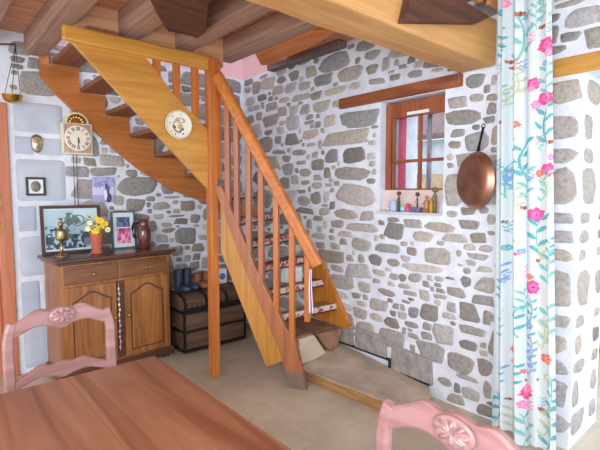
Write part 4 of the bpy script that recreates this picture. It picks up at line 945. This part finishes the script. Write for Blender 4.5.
# ---------------------------------------------------------------- CHAIRS (local: back plane y=0, seat towards -y, x across)
def make_chair(label, loc, rz, name='dining_chair'):
    ch = thing(name, label, 'chair', loc, rz, group=None, local=True)
    HW = .222
    # stiles: gentle S profile
    for s in (-1, 1):
        bm = nb(); P = []; S = []
        for k in range(21):
            t = k/20; z = .0+t*.905; x = s*(HW-.012+.018*math.sin(max(0, (t-.5))*2*PI)*(1 if t > .5 else 0)+ (.006 if t > .5 else 0)*math.cos((t-.5)*4*PI))
            y = .015+.05*(1-t)**2*.6-.0+.03*max(0, t-.5)
            x -= s*.014*max(0, (t-.88)/.12)**2
            P.append((x, y, z)); S.append((.042+.008*math.sin(t*PI), .034))
        t_ = .0
        sweep(bm, P, S, up=(0, 1, 0)); obj('stile', bm, CHAIRM, ch, smooth=False, bevel=.004)
    def rail(zt_, zb_, name_, amp, y0, th, m=CHAIRM, xw=HW-.012):
        bm = nb(); N = 48; vt = []; fr = []
        for k in range(N+1):
            t = k/N; x = -xw+2*xw*t; e = abs(2*t-1)
            top_ = zt_+amp*(.55*math.exp(-((e-.45)/.22)**2)+.5*math.exp(-(e/.2)**2)-.62*e**4)
            bot = zb_+amp*.6*(.5*math.exp(-((e-.5)/.25)**2)-.5*math.exp(-(e/.16)**2)+.2-.9*e**3)
            yy = y0+.012*(1-e*e)
            ring = [bm.verts.new((x, yy, bot)), bm.verts.new((x, yy-.003, bot+.006)), bm.verts.new((x, yy-.003, top_-.008)), bm.verts.new((x, yy+.004, top_)), bm.verts.new((x, yy+th-.003, top_)), bm.verts.new((x, yy+th, bot))]
            vt.append(ring)
        for k in range(N):
            for j in range(6): fr.append(bm.faces.new((vt[k][j], vt[k][(j+1) % 6], vt[k+1][(j+1) % 6], vt[k+1][j])))
        bm.faces.new(vt[0][::-1]); bm.faces.new(vt[-1]); bmesh.ops.recalc_face_normals(bm, faces=bm.faces)
        return obj(name_, bm, m, ch)
    tr_ = rail(.925, .855, 'top_rail', .050, .016, .026)
    rail(.660, .612, 'lower_rail', .045, .012, .024, m=CHAIRM)
    # carved medallion
    bm = nb(); N = 40; ctr = Vector((0, .026-.012, .912)); rings = []
    for q, (fr_, d) in enumerate(((1.0, 0), (.92, .008), (.72, .004), (.62, .010), (.35, .013), (.18, .010))):
        rr2 = []
        for k in range(N):
            a = 2*PI*k/N; rib = (1+.18*math.cos(8*a)) if q in (3, 4) else 1
            rr2.append(bm.verts.new((ctr.x+.058*fr_*math.cos(a)*rib, ctr.y-d*(1 if q < 3 else (1+.5*math.cos(8*a))), ctr.z+.040*fr_*math.sin(a)*rib)))
        rings.append(rr2)
    for i in range(len(rings)-1):
        for k in range(N): bm.faces.new((rings[i][k], rings[i][(k+1) % N], rings[i+1][(k+1) % N], rings[i+1][k]))
    bm.faces.new(rings[-1]); bmesh.ops.recalc_face_normals(bm, faces=bm.faces)
    for f in bm.faces: f.smooth = True
    obj('carved_medallion', bm, CHAIRM, tr_)
    # seat
    bm = nb(); box(bm, -.21, .21, -.40, .0, .435, .465); obj('seat', bm, plain('rush_seat', (186, 152, 92), .8, noise=.25, scale=60, bump=.5), ch, bevel=.012)
    bm = nb(); box(bm, -.205, .205, -.40, -.375, .38, .44); box(bm, -.205, -.18, -.38, 0, .38, .44); box(bm, .18, .205, -.38, 0, .38, .44); box(bm, -.19, .19, 0.0, .024, .38, .44); obj('seat_frame', bm, CHAIRM, ch, bevel=.004)
    for s in (-1, 1):
        bm = nb(); sweep(bm, [(s*.185, -.385, .44), (s*.195, -.40, .3), (s*.18, -.385, .12), (s*.19, -.40, 0)], [(.05, .05), (.04, .04), (.028, .028), (.036, .036)], up=(0, 1, 0)); obj('leg', bm, CHAIRM, ch, bevel=.004)
    for z in (.18,):
        bm = nb(); tube(bm, [(-.185, -.19, z), (.185, -.19, z)], .011)
        for s in (-1, 1): tube(bm, [(s*.187, -.39, z), (s*.20, .03, z)], .011)
        obj('stretcher', bm, CHAIRM, ch)
    return ch
make_chair('carved wooden chair with open curved back, far side of the table before the dresser', (.505, 2.31, 0), 0)
make_chair('carved wooden chair at the right side of the table, cut off by the bottom edge', (.955, .545, 0), rad(-90))

# ---------------------------------------------------------------- CURTAIN
cx0 = 2.63
CY1, CY0 = 1.285, .868   # left (far) to right (near) in view
motifs = []
def M(kind, px, py, s, col): motifs.append((kind, px, py, s, col))
PK = (222, 84, 150); PK2 = (236, 140, 184); RD = (216, 116, 100); TE = (128, 190, 192); TE2 = (96, 172, 182); BL = (124, 164, 214); GR = (186, 198, 168); BR = (178, 112, 92)
for a in [(546, 98, 9), (534, 84, 8), (536, 105, 6), (506, 5, 6), (547, 45, 10), (549, 52, 6), (548, 170, 9), (551, 157, 4), (536, 215, 10), (533, 287, 9), (526, 392, 8), (523, 402, 6), (527, 388, 7)]: M('flower', a[0], a[1], a[2], PK if a[2] > 7 else PK2)
for a in [(517, 125, 5), (512, 351, 5), (547, 359, 7), (515, 240, 4)]: M('flower', a[0], a[1], a[2], RD)
for a in [(523, 40, 17), (545, 80, 12), (543, 125, 15), (503, 45, 10), (520, 160, 14), (507, 182, 12), (526, 185, 12), (505, 98, 8), (536, 236, 15), (547, 268, 13), (506, 175, 10), (516, 320, 12), (548, 325, 14), (553, 395, 12), (498, 410, 12), (552, 430, 16), (525, 430, 14), (532, 312, 9), (550, 250, 9), (545, 190, 9), (536, 15, 10), (543, 10, 8), (501, 330, 9), (515, 375, 10), (500, 290, 9), (523, 300, 9)]: M('sprig', a[0], a[1], a[2], TE if (a[0]+a[1]) % 2 else TE2)
for a in [(503, 50, 7), (503, 275, 9), (532, 345, 9), (531, 358, 8), (532, 366, 8), (510, 178, 8), (501, 378, 9)]: M('sprig', a[0], a[1], a[2], BL)
for a in [(520, 85, 12), (515, 88, 10), (544, 335, 12), (510, 420, 10), (547, 425, 12), (508, 100, 8), (518, 200, 9), (546, 185, 10), (541, 255, 7)]: M('sprig', a[0], a[1], a[2], GR)
for a in [(542, 27, 4), (510, 62, 4), (500, 122, 4), (551, 142, 4), (511, 68, 3), (538, 261, 4), (506, 222, 3), (538, 380, 3), (541, 410, 4), (503, 335, 3), (525, 379, 3), (521, 15, 5), (512, 150, 3), (523, 208, 4), (508, 402, 3)]: M('fly', a[0], a[1], a[2], BR)
R9 = random.Random(11)
for q in range(46): M(R9.choice(['sprig', 'sprig', 'fly', 'flower']), R9.uniform(497, 555), R9.uniform(4, 440), R9.uniform(3, 5.5), R9.choice([TE, TE2, PK2, GR, RD, BL]))
def ccol(u, v):
    L_ = 1.213+.057*v; R0 = .853+.128*v
    Y = L_+(R0-L_)*u; Z = .04+(2.66-.04)*v
    c = np.zeros((len(u), 3)); c[:] = (208, 220, 226)
    R3 = random.Random(5)
    for kind, px, py, s, col in motifs:
        p = on(px, py, 0, cx0); k = s*(.0054 if kind == 'flower' else .0060)
        dy = -(Y-p.y)*1.0; dz = Z-p.z
        sel = (np.abs(dy) < k*1.2) & (np.abs(dz) < k*1.6)
        if not sel.any(): continue
        x = dy[sel]/k; z = dz[sel]/k; cc = c[sel]
        if kind == 'flower':
            r = np.hypot(x, z); th = np.arctan2(z, x); n = R3.choice([5, 6, 7]); pet = .78+.07*np.cos(n*th+R3.random()*6)+.05*np.cos(11*th)
            cc[r < pet] = col; cc[(r < pet*.55)] = tuple(min(255, q+34) for q in col); cc[r < .13] = (150, 40, 90)
        elif kind == 'fly':
            cc[(np.abs(np.abs(x)-.35+.0*z) < .28) & (np.abs(z-.25*np.abs(x)) < .38)] = col; cc[(np.abs(x) < .1) & (np.abs(z) < .5)] = (110, 80, 80)
        else:
            bend = R3.uniform(-.5, .5); st_ = bend*z*z*.5; m_ = (np.abs(x-st_) < .045) & (np.abs(z) < 1.3)
            for q in range(6):
                zz = -1.0+q*.42; sd = 1 if q % 2 else -1; lx = x-(bend*zz*zz*.5+sd*.3); lz = z-(zz+.18)
                a_ = lx*.72+lz*.7*sd*1.0; b_ = -lx*.7*sd+lz*.72
                m_ |= (a_/.32)**2+(b_/.12)**2 < 1
            cc[m_] = col
        c[sel] = cc
    return c
def cpos(u, v):
    L_ = 1.213+.057*v; R0 = .853+.128*v
    Y = L_+(R0-L_)*u; Z = .04+(2.66-.04)*v
    k_ = 1/(1+np.exp((u-.55)/.06)); fold = .030*np.sin(u*2*PI*4.1+.5*np.sin(v*3))*(.25+.75*k_)+.008*np.sin(u*2*PI*9+v*2)*k_
    Y = Y+.008*np.sin(u*2*PI*5.2+1.5)*(1-v*.3)
    hem = .03*np.sin(u*9)*(1-v)**6*(u < .6)
    return np.stack([cx0+fold, Y, Z+hem+.06*(1-u)*(1-v)**3*0], 1)
m, nt, b = newmat('floral_cotton'); a = nt.nodes.new('ShaderNodeVertexColor'); a.layer_name = 'col'; nt.links.new(a.outputs['Color'], b.inputs['Base Color']); b.inputs['Roughness'].default_value = .85
cu = grid('floral_curtain', 190, 800, cpos, ccol, m); tag(cu, 'long white curtain printed with pink and teal flowers', 'curtain')
# rod
rd = thing('curtain_rod', 'wooden curtain pole with turned end above the floral curtain', 'curtain rod', (2.6, 1.34, 2.6))
bm = nb(); tube(bm, [(2.63, -.3, 2.69), (2.63, 1.36, 2.69)], .016); obj('pole', bm, DARKW, rd, smooth=True)
bm = nb(); lathe(bm, [(.016, 0), (.034, .01), (.040, .03), (.034, .055), (.018, .066), (.010, .07)], 20, Matrix.Translation((2.63, 1.35, 2.675)) @ Matrix.Rotation(rad(-90), 4, 'X')); obj('finial', bm, BEAM, rd, smooth=True)
bm = nb(); box(bm, 2.655, XR-.002, 1.30, 1.325, 2.60, 2.66); prism(bm, [(2.60, 1.30, 2.60), (2.66, 1.30, 2.60), (2.66, 1.30, 2.665), (2.60, 1.30, 2.65)], (0, .025, 0)); obj('bracket', bm, BEAM, rd, bevel=.004)

# ---------------------------------------------------------------- light
w = bpy.data.worlds.new('world'); bpy.context.scene.world = w; w.use_nodes = True
bg = w.node_tree.nodes['Background']; bg.inputs['Color'].default_value = (.90, .95, 1, 1); bg.inputs['Strength'].default_value = 1.4
def area(name, loc, target, size, power, col):
    l = bpy.data.lights.new(name, 'AREA'); l.shape = 'RECTANGLE'; l.size = size[0]; l.size_y = size[1]; l.energy = power; l.color = col
    o = bpy.data.objects.new(name, l); C.objects.link(o); o.location = loc; o.rotation_euler = (Vector(target)-Vector(loc)).to_track_quat('-Z', 'Y').to_euler(); return o
area('room_fill', (-1.6, -.6, 1.7), (2.2, 3.4, 1.3), (2.0, 2.0), 70, (.92, .96, 1))  # soft fill lamp added behind the camera, no real source there
fl = bpy.data.lights.new('flash', 'POINT'); fl.energy = 20; fl.shadow_soft_size = .03; fl.color = (1, .97, .93)
fo = bpy.data.objects.new('flash', fl); C.objects.link(fo); fo.location = Vector((0, 0, H)) + AXC if False else Vector((0, 0, H))+RM @ Vector((-.08, .12, .02))

for o in bpy.data.objects:
    if '_local' in o.keys(): del o['_local']
vs = bpy.context.scene.view_settings
vs.view_transform = 'Standard'; vs.look = 'None'; vs.gamma = 1; vs.use_curve_mapping = False; vs.exposure = 0.66
